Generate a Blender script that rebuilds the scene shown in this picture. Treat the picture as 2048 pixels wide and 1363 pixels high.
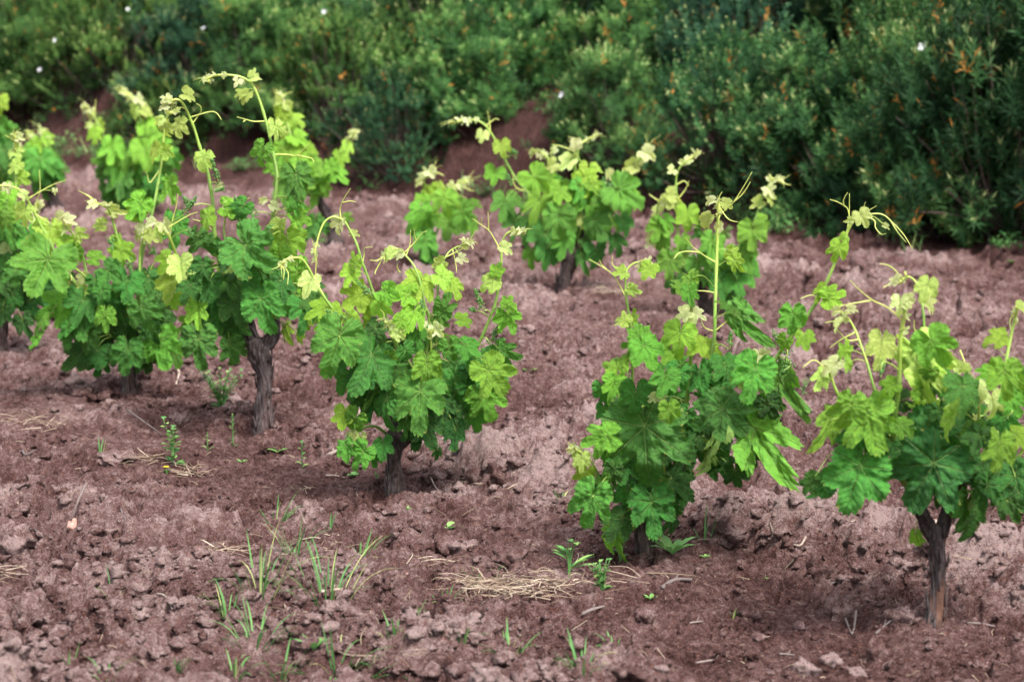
import bpy, math, random
import numpy as np
from mathutils import Vector

# ------------------------------------------------------------------ scene, camera, world, sun
S = bpy.context.scene
for o in list(bpy.data.objects):
    bpy.data.objects.remove(o)
R = math.radians
CAM_H = 1.5
FPX = 4835.0                      # focal length in photograph pixels (2048 wide), about 85 mm
PITCH = math.atan(738.5 / FPX)
cam_data = bpy.data.cameras.new('camera')
cam = bpy.data.objects.new('camera', cam_data)
S.collection.objects.link(cam)
cam.location = (0, 0, CAM_H)
cam.rotation_euler = (math.pi / 2 - PITCH, 0, 0)
cam_data.sensor_width = 36
cam_data.lens = 36 * FPX / 2048
cam_data.clip_start = 0.1
cam_data.clip_end = 2000
cam_data.dof.use_dof = True
cam_data.dof.focus_distance = 6.9
cam_data.dof.aperture_fstop = 4.5
S.camera = cam

SUN_EL, SUN_ROT = R(58), R(150)
w = bpy.data.worlds.new('World')
S.world = w
w.use_nodes = True
nt = w.node_tree
bg = nt.nodes['Background']
sky = nt.nodes.new('ShaderNodeTexSky')
sky.sky_type = 'NISHITA'
sky.sun_disc = False
sky.sun_elevation = SUN_EL
sky.sun_rotation = SUN_ROT
sky.air_density = 1.6
sky.dust_density = 5.0
hs = nt.nodes.new('ShaderNodeHueSaturation')
hs.inputs['Saturation'].default_value = 0.38      # thin high cloud greys the sky
nt.links.new(sky.outputs[0], hs.inputs['Color'])
nt.links.new(hs.outputs[0], bg.inputs['Color'])
bg.inputs['Strength'].default_value = 0.115
sun_d = bpy.data.lights.new('sun', 'SUN')
sun_d.energy = 2.1
sun_d.angle = R(12)
sun_d.color = (1.0, 0.95, 0.88)
sun = bpy.data.objects.new('sun', sun_d)
S.collection.objects.link(sun)
# same direction as the sky's sun: azimuth SUN_ROT measured from +Y towards +X
sd = Vector((math.sin(SUN_ROT) * math.cos(SUN_EL), math.cos(SUN_ROT) * math.cos(SUN_EL), math.sin(SUN_EL)))
sun.rotation_euler = sd.to_track_quat('Z', 'Y').to_euler()
S.view_settings.view_transform = 'Standard'
S.view_settings.look = 'None'
S.view_settings.gamma = 1
S.view_settings.use_curve_mapping = False
S.view_settings.exposure = 1.5
S.cycles.max_bounces = 8
S.cycles.transmission_bounces = 6
S.cycles.diffuse_bounces = 4

# ------------------------------------------------------------------ numpy noise
_rs = np.random.RandomState(7)
_perm = np.tile(_rs.permutation(256), 2)
_ga = _rs.rand(256) * 2 * np.pi
_gx, _gy = np.cos(_ga), np.sin(_ga)
_hr = _rs.rand(3, 256)


def perlin(x, y):
    x = np.asarray(x, float); y = np.asarray(y, float)
    xi = np.floor(x).astype(int); yi = np.floor(y).astype(int)
    xf = x - xi; yf = y - yi
    xi &= 255; yi &= 255
    u = xf * xf * xf * (xf * (xf * 6 - 15) + 10)
    v = yf * yf * yf * (yf * (yf * 6 - 15) + 10)
    def g(i, j, a, b):
        k = _perm[_perm[(xi + i) & 255] + ((yi + j) & 255)]
        return _gx[k] * a + _gy[k] * b
    n00 = g(0, 0, xf, yf); n10 = g(1, 0, xf - 1, yf)
    n01 = g(0, 1, xf, yf - 1); n11 = g(1, 1, xf - 1, yf - 1)
    a = n00 + u * (n10 - n00); b = n01 + u * (n11 - n01)
    return (a + v * (b - a)) * 1.5


def fbm(x, y, o=4, s=0.0):
    r = 0; a = 1.0
    for i in range(o):
        r = r + a * perlin(x + s + i * 17.3, y - s * 1.7 + i * 9.1)
        x = x * 2.03; y = y * 2.03; a *= 0.5
    return r


def lumps(x, y, cell, dens, seed):
    """rounded clods: the highest of hemispheres scattered one to a cell"""
    X = x / cell + seed * 3.7; Y = y / cell + seed * 5.1
    xi = np.floor(X).astype(int); yi = np.floor(Y).astype(int)
    out = np.zeros_like(X)
    for i in (-1, 0, 1):
        for j in (-1, 0, 1):
            k = _perm[_perm[(xi + i) & 255] + ((yi + j) & 255)]
            cx = xi + i + 0.15 + 0.7 * _hr[0][k]; cy = yi + j + 0.15 + 0.7 * _hr[1][k]
            rr = 0.25 + 0.45 * _hr[2][k]
            ex = _hr[2][(k * 7 + 3) & 255] < dens
            d = ((X - cx) ** 2 + (Y - cy) ** 2) / (rr * rr)
            out = np.maximum(out, np.where(ex, np.sqrt(np.clip(1 - d, 0, 1)) * rr, 0))
    return out


def sstep(a, b, x):
    t = np.clip((x - a) / (b - a), 0, 1)
    return t * t * (3 - 2 * t)

# ------------------------------------------------------------------ terrain: s runs along the vine row, t away across it
P4 = (0.33, 6.2)
def st(x, y):
    dx = x - P4[0]; dy = y - P4[1]
    return dx * 0.70 - dy * 0.714, dx * 0.714 + dy * 0.70
def from_st(s, t):
    return P4[0] + s * 0.70 + t * 0.714, P4[1] - s * 0.714 + t * 0.70


def terrain(x, y, full=False):
    x = np.asarray(x, float); y = np.asarray(y, float)
    s, t = st(x, y)
    n1 = fbm(x * 0.9, y * 0.9, 3, 3.1)
    n2 = fbm(x * 2.6, y * 2.6, 3, 11.7)
    h = 0.030 * n1 + 0.022 * n2
    # plough ridge behind the row, and softer ones farther off and in front
    tr = 0.50 + 0.07 * np.sin(s * 2.1) + 0.05 * n1 - 0.10 * sstep(0.2, 1.8, s)
    rid = np.exp(-((t - tr) / 0.12) ** 2) * sstep(-2.2, -0.9, s)
    h = h + 0.085 * rid - 0.03 * np.exp(-((t - tr - 0.32) / 0.16) ** 2) * sstep(-1.8, -0.6, s)
    for k, (tc, am) in enumerate(((1.35, .035), (2.2, .05), (3.05, .03), (4.6, .045), (5.5, .04), (-0.95, .05), (-1.7, .04))):
        h = h + am * np.exp(-((t - tc - 0.18 * n1) / 0.2) ** 2) * (0.6 + 0.6 * fbm(s * 0.7 + k * 5, t * 0 + k, 2, 2.0))
    # the bank under the hedge
    bn = 0.35 * fbm(s * 0.8, t * 0.4, 3, 5.5)
    b = sstep(6.55 + bn, 7.75 + bn * 1.4, t)
    h = h + b * (0.55 + 0.14 * n1) + 0.10 * np.clip(t - 7.5, 0, 30) * sstep(7.4, 9, t) * 0.6
    # small waves of worked soil
    wx = x + 0.05 * perlin(x * 9, y * 9); wy = y + 0.05 * perlin(x * 9 + 40, y * 9 + 7)
    msk = np.clip(0.55 + 0.75 * fbm(x * 1.1, y * 1.1, 2, 8.8) + 0.15 * sstep(1, 2, t) + 0.5 * rid + 0.35 * sstep(-0.5, -1.0, t), 0.08, 1.1)
    bare = 1 - 0.5 * np.exp(-((t + 0.02) / 0.22) ** 2)        # trodden finer soil round the stems
    msk = msk * bare
    c1 = lumps(wx, wy, 0.19, 0.55, 1)
    c2 = lumps(wx, wy, 0.085, 0.62, 2)
    c3 = lumps(wx, wy, 0.036, 0.75, 3)
    c4 = lumps(wx, wy, 0.017, 0.8, 5)
    c2b = lumps(wx + 3.3, wy + 1.7, 0.058, 0.6, 8)
    lump = (0.080 * c1 + 0.056 * c2 + 0.036 * c2b) * msk + 0.028 * c3 * (0.35 + 0.65 * msk) + 0.011 * c4
    lump = lump - 0.030 * np.clip(0.18 - np.maximum(c1, c2), 0, 1) / 0.18 * msk
    cr = 1 - np.abs(perlin(wx * 5.1 + 3, wy * 5.1) + 0.15 * perlin(x * 23, y * 23)) * 6
    crack = np.clip(cr, 0, 1) * np.clip(fbm(x * 0.8 + 9, y * 0.8, 2, 1.0) + 0.1, 0, 1)
    fine = np.abs(fbm(wx * 17, wy * 17, 2, 1.9)) * 0.017 + np.abs(fbm(x * 43, y * 43, 3, 6.1)) * 0.010
    lump = lump * (1 + 0.35 * sstep(0.8, 1.6, t))
    h = h + lump * (0.82 + 0.3 * perlin(x * 31, y * 31)) + fine * (0.5 + 0.5 * msk) - 0.012 - 0.035 * crack
    if not full:
        return h - 0.035
    dry = np.clip(0.33 + 4.0 * (0.085 * c1 + 0.048 * c2) * msk / 0.06 * 0.12 + 0.36 * rid + 0.14 * n1 - 1.3 * b  # paler clod tops and crest; hedge shade painted in on and before the bank
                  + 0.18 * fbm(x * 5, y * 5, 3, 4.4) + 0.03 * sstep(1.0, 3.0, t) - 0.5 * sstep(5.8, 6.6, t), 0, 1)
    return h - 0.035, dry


def ray(px, py):
    a = (px - 1024) / FPX; b = (681.5 - py) / FPX
    c, sn = math.cos(PITCH), math.sin(PITCH)
    return (a, c + b * sn, -sn + b * c)


def at_depth(px, py, Y):
    r = ray(px, py); k = Y / r[1]
    return np.array((r[0] * k, Y, CAM_H + r[2] * k))


def on_ground(px, py):
    r = ray(px, py); z = 0.0
    for i in range(14):
        k = (z - CAM_H) / r[2]
        z = 0.5 * z + 0.5 * float(terrain(r[0] * k, r[1] * k))
    return np.array((r[0] * k, r[1] * k, z))

# ------------------------------------------------------------------ mesh building
class Acc:
    def __init__(self):
        self.v = []; self.q = []; self.uv = []; self.c = []; self.n = 0
    def add(self, v, q, uv=None, c=(0, 0, 0)):
        v = np.asarray(v, float); m = len(v)
        self.v.append(v); self.q.append(np.asarray(q, int) + self.n)
        self.uv.append(np.zeros((m, 2)) if uv is None else np.asarray(uv, float))
        c = np.asarray(c, float)
        self.c.append(np.tile(c, (m, 1)) if c.ndim == 1 else c)
        self.n += m


def link(name, me, parent=None, loc=None):
    o = bpy.data.objects.new(name, me)
    S.collection.objects.link(o)
    if parent is not None:
        o.parent = parent
    if loc is not None:
        o.location = loc
    return o


def mesh_of(name, acc, mat, origin=(0, 0, 0), smooth=True):
    me = bpy.data.meshes.new(name)
    if acc.n:
        v = np.concatenate(acc.v) - np.asarray(origin); q = np.concatenate(acc.q)
        me.vertices.add(len(v)); me.vertices.foreach_set('co', v.astype(np.float32).ravel())
        me.loops.add(q.size); me.loops.foreach_set('vertex_index', q.astype(np.int32).ravel())
        me.polygons.add(len(q))
        me.polygons.foreach_set('loop_start', (np.arange(len(q)) * 4).astype(np.int32))
        me.polygons.foreach_set('loop_total', np.full(len(q), 4, np.int32))
        if smooth:
            me.polygons.foreach_set('use_smooth', np.ones(len(q), bool))
        me.update(calc_edges=True)
        a = me.attributes.new('luv', 'FLOAT2', 'POINT')
        a.data.foreach_set('vector', np.concatenate(acc.uv).astype(np.float32).ravel())
        a = me.attributes.new('lc', 'FLOAT_VECTOR', 'POINT')
        a.data.foreach_set('vector', np.concatenate(acc.c).astype(np.float32).ravel())
    me.materials.append(mat)
    return me


def empty(name, loc, label, cat, group=None):
    o = bpy.data.objects.new(name, None)
    o.empty_display_size = 0.05
    S.collection.objects.link(o)
    o.location = loc
    o['label'] = label; o['category'] = cat
    if group:
        o['group'] = group
    return o


def tag(o, label, cat, group=None):
    o['label'] = label; o['category'] = cat
    if group:
        o['group'] = group
    return o


def smooth_line(P, k=6):
    P = np.asarray(P, float)
    if len(P) < 3:
        return np.array([P[0] + (P[-1] - P[0]) * i / k for i in range(k + 1)])
    Q = np.vstack([2 * P[0] - P[1], P, 2 * P[-1] - P[-2]])
    out = []
    for i in range(1, len(Q) - 2):
        for j in range(k):
            t = j / k
            out.append(0.5 * ((2 * Q[i]) + (Q[i + 1] - Q[i - 1]) * t + (2 * Q[i - 1] - 5 * Q[i] + 4 * Q[i + 1] - Q[i + 2]) * t * t
                              + (3 * Q[i] - Q[i - 1] - 3 * Q[i + 1] + Q[i + 2]) * t ** 3))
    out.append(Q[-2])
    return np.array(out)


def tube(acc, P, rad, n=6, c=(0, 0, 0), bark=0.0, seed=0.0):
    """P: points (m,3); rad: m radii"""
    P = np.asarray(P, float); m = len(P)
    rad = np.interp(np.linspace(0, 1, m), np.linspace(0, 1, len(rad)), rad)
    T = np.gradient(P, axis=0); T /= np.linalg.norm(T, axis=1)[:, None] + 1e-12
    a = np.array((0, 0, 1.0)) if abs(T[0][2]) < 0.9 else np.array((1.0, 0, 0))
    N = np.cross(T[0], a); N /= np.linalg.norm(N)
    ph = np.linspace(0, 2 * np.pi, n, endpoint=False)
    L = 0; vs = []; uv = []; cs = []
    for i in range(m):
        if i:
            N = N - T[i] * np.dot(N, T[i]); N /= np.linalg.norm(N) + 1e-12
            L += np.linalg.norm(P[i] - P[i - 1])
        B = np.cross(T[i], N)
        r = np.full(n, rad[i])
        if bark:
            cx, sx = np.cos(ph), np.sin(ph)
            r = r * (1 + bark * (0.9 * perlin(cx * 1.1 + L * 14 + seed, sx * 1.1 + seed * 3)
                                 + 0.75 * np.abs(perlin(cx * 4 + L * 7 + seed, sx * 4 + seed)) + 0.5 * perlin(cx * 9 + L * 16, sx * 9 + seed)))
        vs.append(P[i] + r[:, None] * (np.cos(ph)[:, None] * N + np.sin(ph)[:, None] * B))
        uv.append(np.stack([ph / (2 * np.pi), np.full(n, L)], 1))
    vs = np.concatenate(vs); uv = np.concatenate(uv)
    i = np.arange(m - 1)[:, None] * n; j = np.arange(n)[None, :]
    j2 = (j + 1) % n
    q = np.stack([i + j, i + j2, i + n + j2, i + n + j], -1).reshape(-1, 4)
    cc = np.tile(np.asarray(c, float), (len(vs), 1))
    # close both ends with a collapsed ring
    for end, base in ((0, 0), (1, (m - 1) * n)):
        k = len(vs)
        pole = P[-1] + T[-1] * rad[-1] * 0.4 if end else P[0] - T[0] * rad[0] * 0.4
        mid = (vs[base:base + n] - pole) * 0.15 + pole
        vs = np.vstack([vs, mid]); uv = np.vstack([uv, uv[base:base + n]]); cc = np.vstack([cc, np.tile(c, (n, 1))])
        jj = np.arange(n); j2_ = (jj + 1) % n
        qq = np.stack([base + jj, base + j2_, k + j2_, k + jj], -1)
        if not end:
            qq = qq[:, ::-1]
        q = np.vstack([q, qq])
    acc.add(vs, q, uv, cc)

# ------------------------------------------------------------------ node helper + materials
def mat(name):
    m = bpy.data.materials.new(name)
    m.use_nodes = True
    t = m.node_tree
    return m, t, t.nodes['Principled BSDF'], t.nodes['Material Output']


class NB:
    def __init__(self, t):
        self.t = t
    def node(self, typ, **kw):
        n = self.t.nodes.new(typ)
        for k, v in kw.items():
            setattr(n, k, v)
        return n
    def setin(self, n, i, v):
        if isinstance(v, bpy.types.NodeSocket):
            self.t.links.new(v, n.inputs[i])
        else:
            n.inputs[i].default_value = v
    def math(self, op, a, b=None, c=None, clamp=False):
        n = self.node('ShaderNodeMath', operation=op, use_clamp=clamp)
        self.setin(n, 0, a)
        if b is not None: self.setin(n, 1, b)
        if c is not None: self.setin(n, 2, c)
        return n.outputs[0]
    def noise(self, vec, scale, detail=3, rough=0.6):
        n = self.node('ShaderNodeTexNoise')
        if vec is not None: self.setin(n, 'Vector', vec)
        n.inputs['Scale'].default_value = scale; n.inputs['Detail'].default_value = detail
        n.inputs['Roughness'].default_value = rough
        return n.outputs[0]
    def ramp(self, f, stops):
        n = self.node('ShaderNodeValToRGB')
        e = n.color_ramp.elements
        while len(e) < len(stops): e.new(0.5)
        for k, (p, c) in enumerate(stops):
            e[k].position = p; e[k].color = tuple(c) + (1,) if len(c) == 3 else c
        self.setin(n, 0, f)
        return n.outputs[0]
    def mix(self, f, a, b, blend='MIX'):
        n = self.node('ShaderNodeMix', data_type='RGBA', blend_type=blend)
        self.setin(n, 0, f)
        self.setin(n, 6, a if isinstance(a, bpy.types.NodeSocket) else tuple(a) + (1,))
        self.setin(n, 7, b if isinstance(b, bpy.types.NodeSocket) else tuple(b) + (1,))
        return n.outputs[2]
    def attr(self, name):
        return self.node('ShaderNodeAttribute', attribute_name=name)
    def sep(self, v):
        n = self.node('ShaderNodeSeparateXYZ'); self.setin(n, 0, v)
        return n.outputs
    def bump(self, h, strength, dist=0.01):
        n = self.node('ShaderNodeBump')
        n.inputs['Strength'].default_value = strength; n.inputs['Distance'].default_value = dist
        self.setin(n, 'Height', h)
        return n.outputs[0]


def soil_material(name, attr=True, lift=1.0):
    m, t, p, out = mat(name); b = NB(t)
    tc = b.node('ShaderNodeTexCoord').outputs['Object']
    n1 = b.noise(tc, 7, 6, 0.65); n2 = b.noise(tc, 45, 6, 0.75); n3 = b.noise(tc, 260, 3, 0.7)
    if attr:
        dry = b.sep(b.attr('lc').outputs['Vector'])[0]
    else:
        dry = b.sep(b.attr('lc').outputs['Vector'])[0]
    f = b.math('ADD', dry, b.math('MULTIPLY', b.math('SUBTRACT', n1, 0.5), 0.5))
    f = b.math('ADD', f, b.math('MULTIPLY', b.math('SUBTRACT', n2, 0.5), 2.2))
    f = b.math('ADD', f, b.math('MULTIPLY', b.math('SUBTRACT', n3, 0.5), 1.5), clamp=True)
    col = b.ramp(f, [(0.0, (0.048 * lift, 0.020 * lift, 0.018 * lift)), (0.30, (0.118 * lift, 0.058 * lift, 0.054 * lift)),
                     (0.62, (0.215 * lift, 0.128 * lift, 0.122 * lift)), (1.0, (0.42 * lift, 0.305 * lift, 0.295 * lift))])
    vo = b.node('ShaderNodeTexVoronoi'); b.setin(vo, 'Vector', tc); vo.inputs['Scale'].default_value = 150
    sp = b.math('LESS_THAN', vo.outputs['Distance'], 0.16)
    pick = b.math('GREATER_THAN', b.sep(vo.outputs['Color'])[0], 0.78)
    col = b.mix(b.math('MULTIPLY', b.math('MULTIPLY', sp, pick), 0.75), col, (0.52, 0.42, 0.38))
    pick2 = b.math('LESS_THAN', b.sep(vo.outputs['Color'])[1], 0.10)
    sp2 = b.math('LESS_THAN', vo.outputs['Distance'], 0.3)
    col = b.mix(b.math('MULTIPLY', b.math('MULTIPLY', sp2, pick2), 0.6), col, (0.30, 0.10, 0.05))
    t.links.new(col, p.inputs['Base Color'])
    p.inputs['Roughness'].default_value = 0.95
    p.inputs['Specular IOR Level'].default_value = 0.15
    hh = b.math('ADD', b.math('MULTIPLY', n2, 1.0), b.math('MULTIPLY', n3, 0.45))
    t.links.new(b.bump(hh, 1.0, 0.032), p.inputs['Normal'])
    return m


def leaf_material():
    m, t, p, out = mat('vine_leaf'); b = NB(t)
    uv = b.sep(b.attr('luv').outputs['Vector'])
    lc = b.sep(b.attr('lc').outputs['Vector'])          # age, random, edge
    x, y = uv[0], uv[1]
    r = b.math('SQRT', b.math('ADD', b.math('MULTIPLY', x, x), b.math('MULTIPLY', y, y)))
    th = b.math('ABSOLUTE', b.math('ARCTAN2', x, y))
    dl = b.math('PINGPONG', th, R(25.5))
    along = b.math('MULTIPLY', r, b.math('COSINE', dl)); perp = b.math('MULTIPLY', r, b.math('SINE', dl))
    wid = b.math('MULTIPLY', b.math('SUBTRACT', 1.15, r), 0.020)
    main = b.math('SUBTRACT', 1.0, b.math('DIVIDE', perp, wid), clamp=True)
    sec = b.math('PINGPONG', b.math('SUBTRACT', along, b.math('MULTIPLY', perp, 0.8)), 0.065)
    secm = b.math('SUBTRACT', 1.0, b.math('DIVIDE', sec, 0.012), clamp=True)
    cmb = b.node('ShaderNodeCombineXYZ'); b.setin(cmb, 0, x); b.setin(cmb, 1, y); b.setin(cmb, 2, b.math('MULTIPLY', lc[1], 30))
    nz = b.noise(cmb.outputs[0], 9, 4, 0.6); nf = b.noise(cmb.outputs[0], 34, 3, 0.6)
    age = b.math('ADD', lc[0], b.math('MULTIPLY', b.math('SUBTRACT', nz, 0.5), 0.34), clamp=True)
    col = b.ramp(age, [(0.0, (0.88, 0.92, 0.60)), (0.16, (0.62, 0.80, 0.24)), (0.33, (0.33, 0.60, 0.06)), (0.54, (0.16, 0.42, 0.042)),
                       (0.77, (0.068, 0.262, 0.036)), (1.0, (0.024, 0.118, 0.022))])
    hsv = b.node('ShaderNodeHueSaturation')
    b.setin(hsv, 'Hue', b.math('ADD', 0.482, b.math('MULTIPLY', lc[1], 0.024)))
    b.setin(hsv, 'Value', b.math('ADD', 0.82, b.math('MULTIPLY', lc[1], 0.36)))
    b.setin(hsv, 'Color', col)
    col = hsv.outputs[0]
    vein = b.math('MAXIMUM', main, b.math('MULTIPLY', secm, 0.22))
    col = b.mix(b.math('MULTIPLY', vein, 0.6), col, (0.30, 0.42, 0.13))
    edge = b.math('MULTIPLY', b.math('GREATER_THAN', lc[2], 0.95), b.math('GREATER_THAN', nz, 0.60))
    col = b.mix(b.math('MULTIPLY', edge, 0.6), col, (0.42, 0.36, 0.07))
    spots = b.math('MULTIPLY', b.math('GREATER_THAN', nf, 0.72), b.math('GREATER_THAN', lc[0], 0.5))
    col = b.mix(b.math('MULTIPLY', spots, 0.35), col, (0.22, 0.22, 0.05))
    geo = b.node('ShaderNodeNewGeometry')
    colb = b.mix(0.45, col, (0.33, 0.43, 0.20))
    col = b.mix(geo.outputs['Backfacing'], col, colb)
    t.links.new(col, p.inputs['Base Color'])
    b.setin(p, 'Roughness', b.math('ADD', 0.30, b.math('MULTIPLY', nz, 0.25)))
    p.inputs['Specular IOR Level'].default_value = 0.42
    hgt = b.math('SUBTRACT', b.math('ADD', b.math('MULTIPLY', sec, 5.0), b.math('MULTIPLY', nf, 1.3)), b.math('MULTIPLY', main, 0.8))
    bmp = b.bump(hgt, 0.9, 0.007)
    t.links.new(bmp, p.inputs['Normal'])
    tr = b.node('ShaderNodeBsdfTranslucent')
    t.links.new(b.mix(1.0, col, (1.3, 1.3, 0.6), 'MULTIPLY'), tr.inputs['Color'])
    mx = b.node('ShaderNodeMixShader')
    b.setin(mx, 0, b.math('SUBTRACT', 0.40, b.math('MULTIPLY', lc[0], 0.14)))
    t.links.new(p.outputs[0], mx.inputs[1]); t.links.new(tr.outputs[0], mx.inputs[2])
    t.links.new(mx.outputs[0], out.inputs['Surface'])
    return m


def stem_material():
    m, t, p, out = mat('green_stem'); b = NB(t)
    lc = b.sep(b.attr('lc').outputs['Vector'])          # age 0 young .. 1 old
    tc = b.node('ShaderNodeTexCoord').outputs['Object']
    n = b.noise(tc, 60, 3)
    f = b.math('ADD', lc[0], b.math('MULTIPLY', b.math('SUBTRACT', n, 0.5), 0.3), clamp=True)
    col = b.ramp(f, [(0, (0.55, 0.58, 0.16)), (0.4, (0.33, 0.46, 0.085)), (0.8, (0.17, 0.31, 0.055)), (1, (0.14, 0.20, 0.05))])
    t.links.new(col, p.inputs['Base Color'])
    p.inputs['Roughness'].default_value = 0.45
    p.inputs['Subsurface Weight'].default_value = 0.0
    return m


def bark_material():
    m, t, p, out = mat('vine_bark'); b = NB(t)
    tc = b.node('ShaderNodeTexCoord').outputs['Object']
    mp = b.node('ShaderNodeMapping'); b.setin(mp, 0, tc); mp.inputs['Scale'].default_value = (1, 1, 0.16)
    n1 = b.noise(mp.outputs[0], 150, 5, 0.7); n2 = b.noise(tc, 22, 4, 0.6); n3 = b.noise(mp.outputs[0], 30, 3)
    col = b.ramp(n1, [(0.32, (0.022, 0.016, 0.017)), (0.47, (0.075, 0.058, 0.060)), (0.62, (0.17, 0.14, 0.145)), (0.8, (0.34, 0.30, 0.31))])
    lc = b.sep(b.attr('lc').outputs['Vector'])
    red = b.math('MULTIPLY', b.math('MULTIPLY', b.math('SUBTRACT', n3, 0.48), 9, clamp=True), lc[0])
    col = b.mix(b.math('MULTIPLY', red, 0.7), col, (0.20, 0.095, 0.062))
    dk = b.math('MULTIPLY', b.math('GREATER_THAN', n2, 0.55), 0.35)
    col = b.mix(b.math('ADD', dk, b.math('MULTIPLY', lc[1], 0.55), clamp=True), col, (0.040, 0.030, 0.030))
    t.links.new(col, p.inputs['Base Color'])
    p.inputs['Roughness'].default_value = 0.9
    p.inputs['Specular IOR Level'].default_value = 0.2
    t.links.new(b.bump(n1, 1.0, 0.012), p.inputs['Normal'])
    return m


def simple_material(name, stops, rough=0.7, scale=40, transl=0.0, attr=None, bump=0.0):
    m, t, p, out = mat(name); b = NB(t)
    tc = b.node('ShaderNodeTexCoord').outputs['Object']
    n = b.noise(tc, scale, 4, 0.65)
    f = n
    if attr is not None:
        lc = b.sep(b.attr('lc').outputs['Vector'])
        f = b.math('ADD', lc[attr], b.math('MULTIPLY', b.math('SUBTRACT', n, 0.5), 0.35), clamp=True)
    col = b.ramp(f, stops)
    t.links.new(col, p.inputs['Base Color'])
    p.inputs['Roughness'].default_value = rough
    p.inputs['Specular IOR Level'].default_value = 0.3
    if bump:
        t.links.new(b.bump(n, bump, 0.006), p.inputs['Normal'])
    if transl:
        tr = b.node('ShaderNodeBsdfTranslucent'); t.links.new(col, tr.inputs['Color'])
        mx = b.node('ShaderNodeMixShader'); mx.inputs[0].default_value = transl
        t.links.new(p.outputs[0], mx.inputs[1]); t.links.new(tr.outputs[0], mx.inputs[2])
        t.links.new(mx.outputs[0], out.inputs['Surface'])
    return m


def shrub_leaf_material():
    m, t, p, out = mat('shrub_leaf'); b = NB(t)
    lc = b.sep(b.attr('lc').outputs['Vector'])          # clump random, leaf random/tip, kind (0 leaf, 1 dead, 2 pale bud)
    oi = b.node('ShaderNodeObjectInfo')
    oc = b.sep(oi.outputs['Color'])                     # r: how yellow the shrub is, g: how light
    f = b.math('ADD', b.math('MULTIPLY', lc[0], 0.55), b.math('MULTIPLY', lc[1], 0.50), clamp=True)
    dark = b.ramp(f, [(0, (0.009, 0.034, 0.016)), (0.5, (0.034, 0.118, 0.034)), (1, (0.115, 0.290, 0.068))])
    yel = b.ramp(f, [(0, (0.016, 0.046, 0.014)), (0.5, (0.080, 0.170, 0.034)), (1, (0.250, 0.370, 0.095))])
    blu = b.ramp(f, [(0, (0.008, 0.032, 0.024)), (0.5, (0.032, 0.098, 0.056)), (1, (0.110, 0.225, 0.125))])
    col = b.mix(oc[0], dark, yel)
    col = b.mix(oc[2], col, blu)
    col = b.mix(b.math('GREATER_THAN', lc[2], 0.5), col, (0.55, 0.24, 0.05))
    col = b.mix(b.math('GREATER_THAN', lc[2], 1.5), col, (0.50, 0.56, 0.24))
    hsv = b.node('ShaderNodeHueSaturation'); b.setin(hsv, 'Value', oc[1]); b.setin(hsv, 'Color', col)
    col = hsv.outputs[0]
    t.links.new(col, p.inputs['Base Color'])
    p.inputs['Roughness'].default_value = 0.6
    p.inputs['Specular IOR Level'].default_value = 0.15
    tr = b.node('ShaderNodeBsdfTranslucent'); t.links.new(col, tr.inputs['Color'])
    mx = b.node('ShaderNodeMixShader'); mx.inputs[0].default_value = 0.25
    t.links.new(p.outputs[0], mx.inputs[1]); t.links.new(tr.outputs[0], mx.inputs[2])
    t.links.new(mx.outputs[0], out.inputs['Surface'])
    return m


M_SOIL = soil_material('soil')
M_CLOD = soil_material('clod_soil', attr=False, lift=1.05)
M_LEAF = leaf_material()
M_STEM = stem_material()
M_BARK = bark_material()
M_BERRY = simple_material('flower_bud', [(0.2, (0.035, 0.11, 0.025)), (0.8, (0.12, 0.27, 0.06))], 0.6, 300)
M_SHRUB = shrub_leaf_material()
M_WOOD = simple_material('shrub_wood', [(0.3, (0.05, 0.035, 0.03)), (0.7, (0.13, 0.10, 0.085))], 0.9, 60, bump=0.5)
M_PETAL = simple_material('white_petal', [(0, (0.75, 0.76, 0.80)), (1, (0.85, 0.86, 0.9))], 0.6, 30, transl=0.3)
M_GRASS = simple_material('weed_green', [(0, (0.055, 0.17, 0.05)), (0.5, (0.13, 0.30, 0.085)), (0.85, (0.28, 0.44, 0.13)), (1, (0.45, 0.50, 0.2))],
                          0.55, 25, transl=0.3, attr=0)
M_STRAW = simple_material('straw', [(0, (0.15, 0.10, 0.075)), (0.5, (0.32, 0.24, 0.175)), (1, (0.55, 0.46, 0.36))], 0.75, 40, transl=0.1, attr=0)
M_TWIG = simple_material('dead_twig', [(0, (0.06, 0.048, 0.05)), (0.5, (0.16, 0.125, 0.12)), (1, (0.40, 0.31, 0.26))], 0.85, 90, attr=0, bump=0.6)
M_STONE = simple_material('stone', [(0.2, (0.26, 0.14, 0.11)), (0.8, (0.46, 0.29, 0.25))], 0.85, 25, bump=0.6)
M_YELLOW = simple_material('yellow_petal', [(0, (0.85, 0.55, 0.02)), (1, (0.9, 0.65, 0.03))], 0.6, 30)

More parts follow.
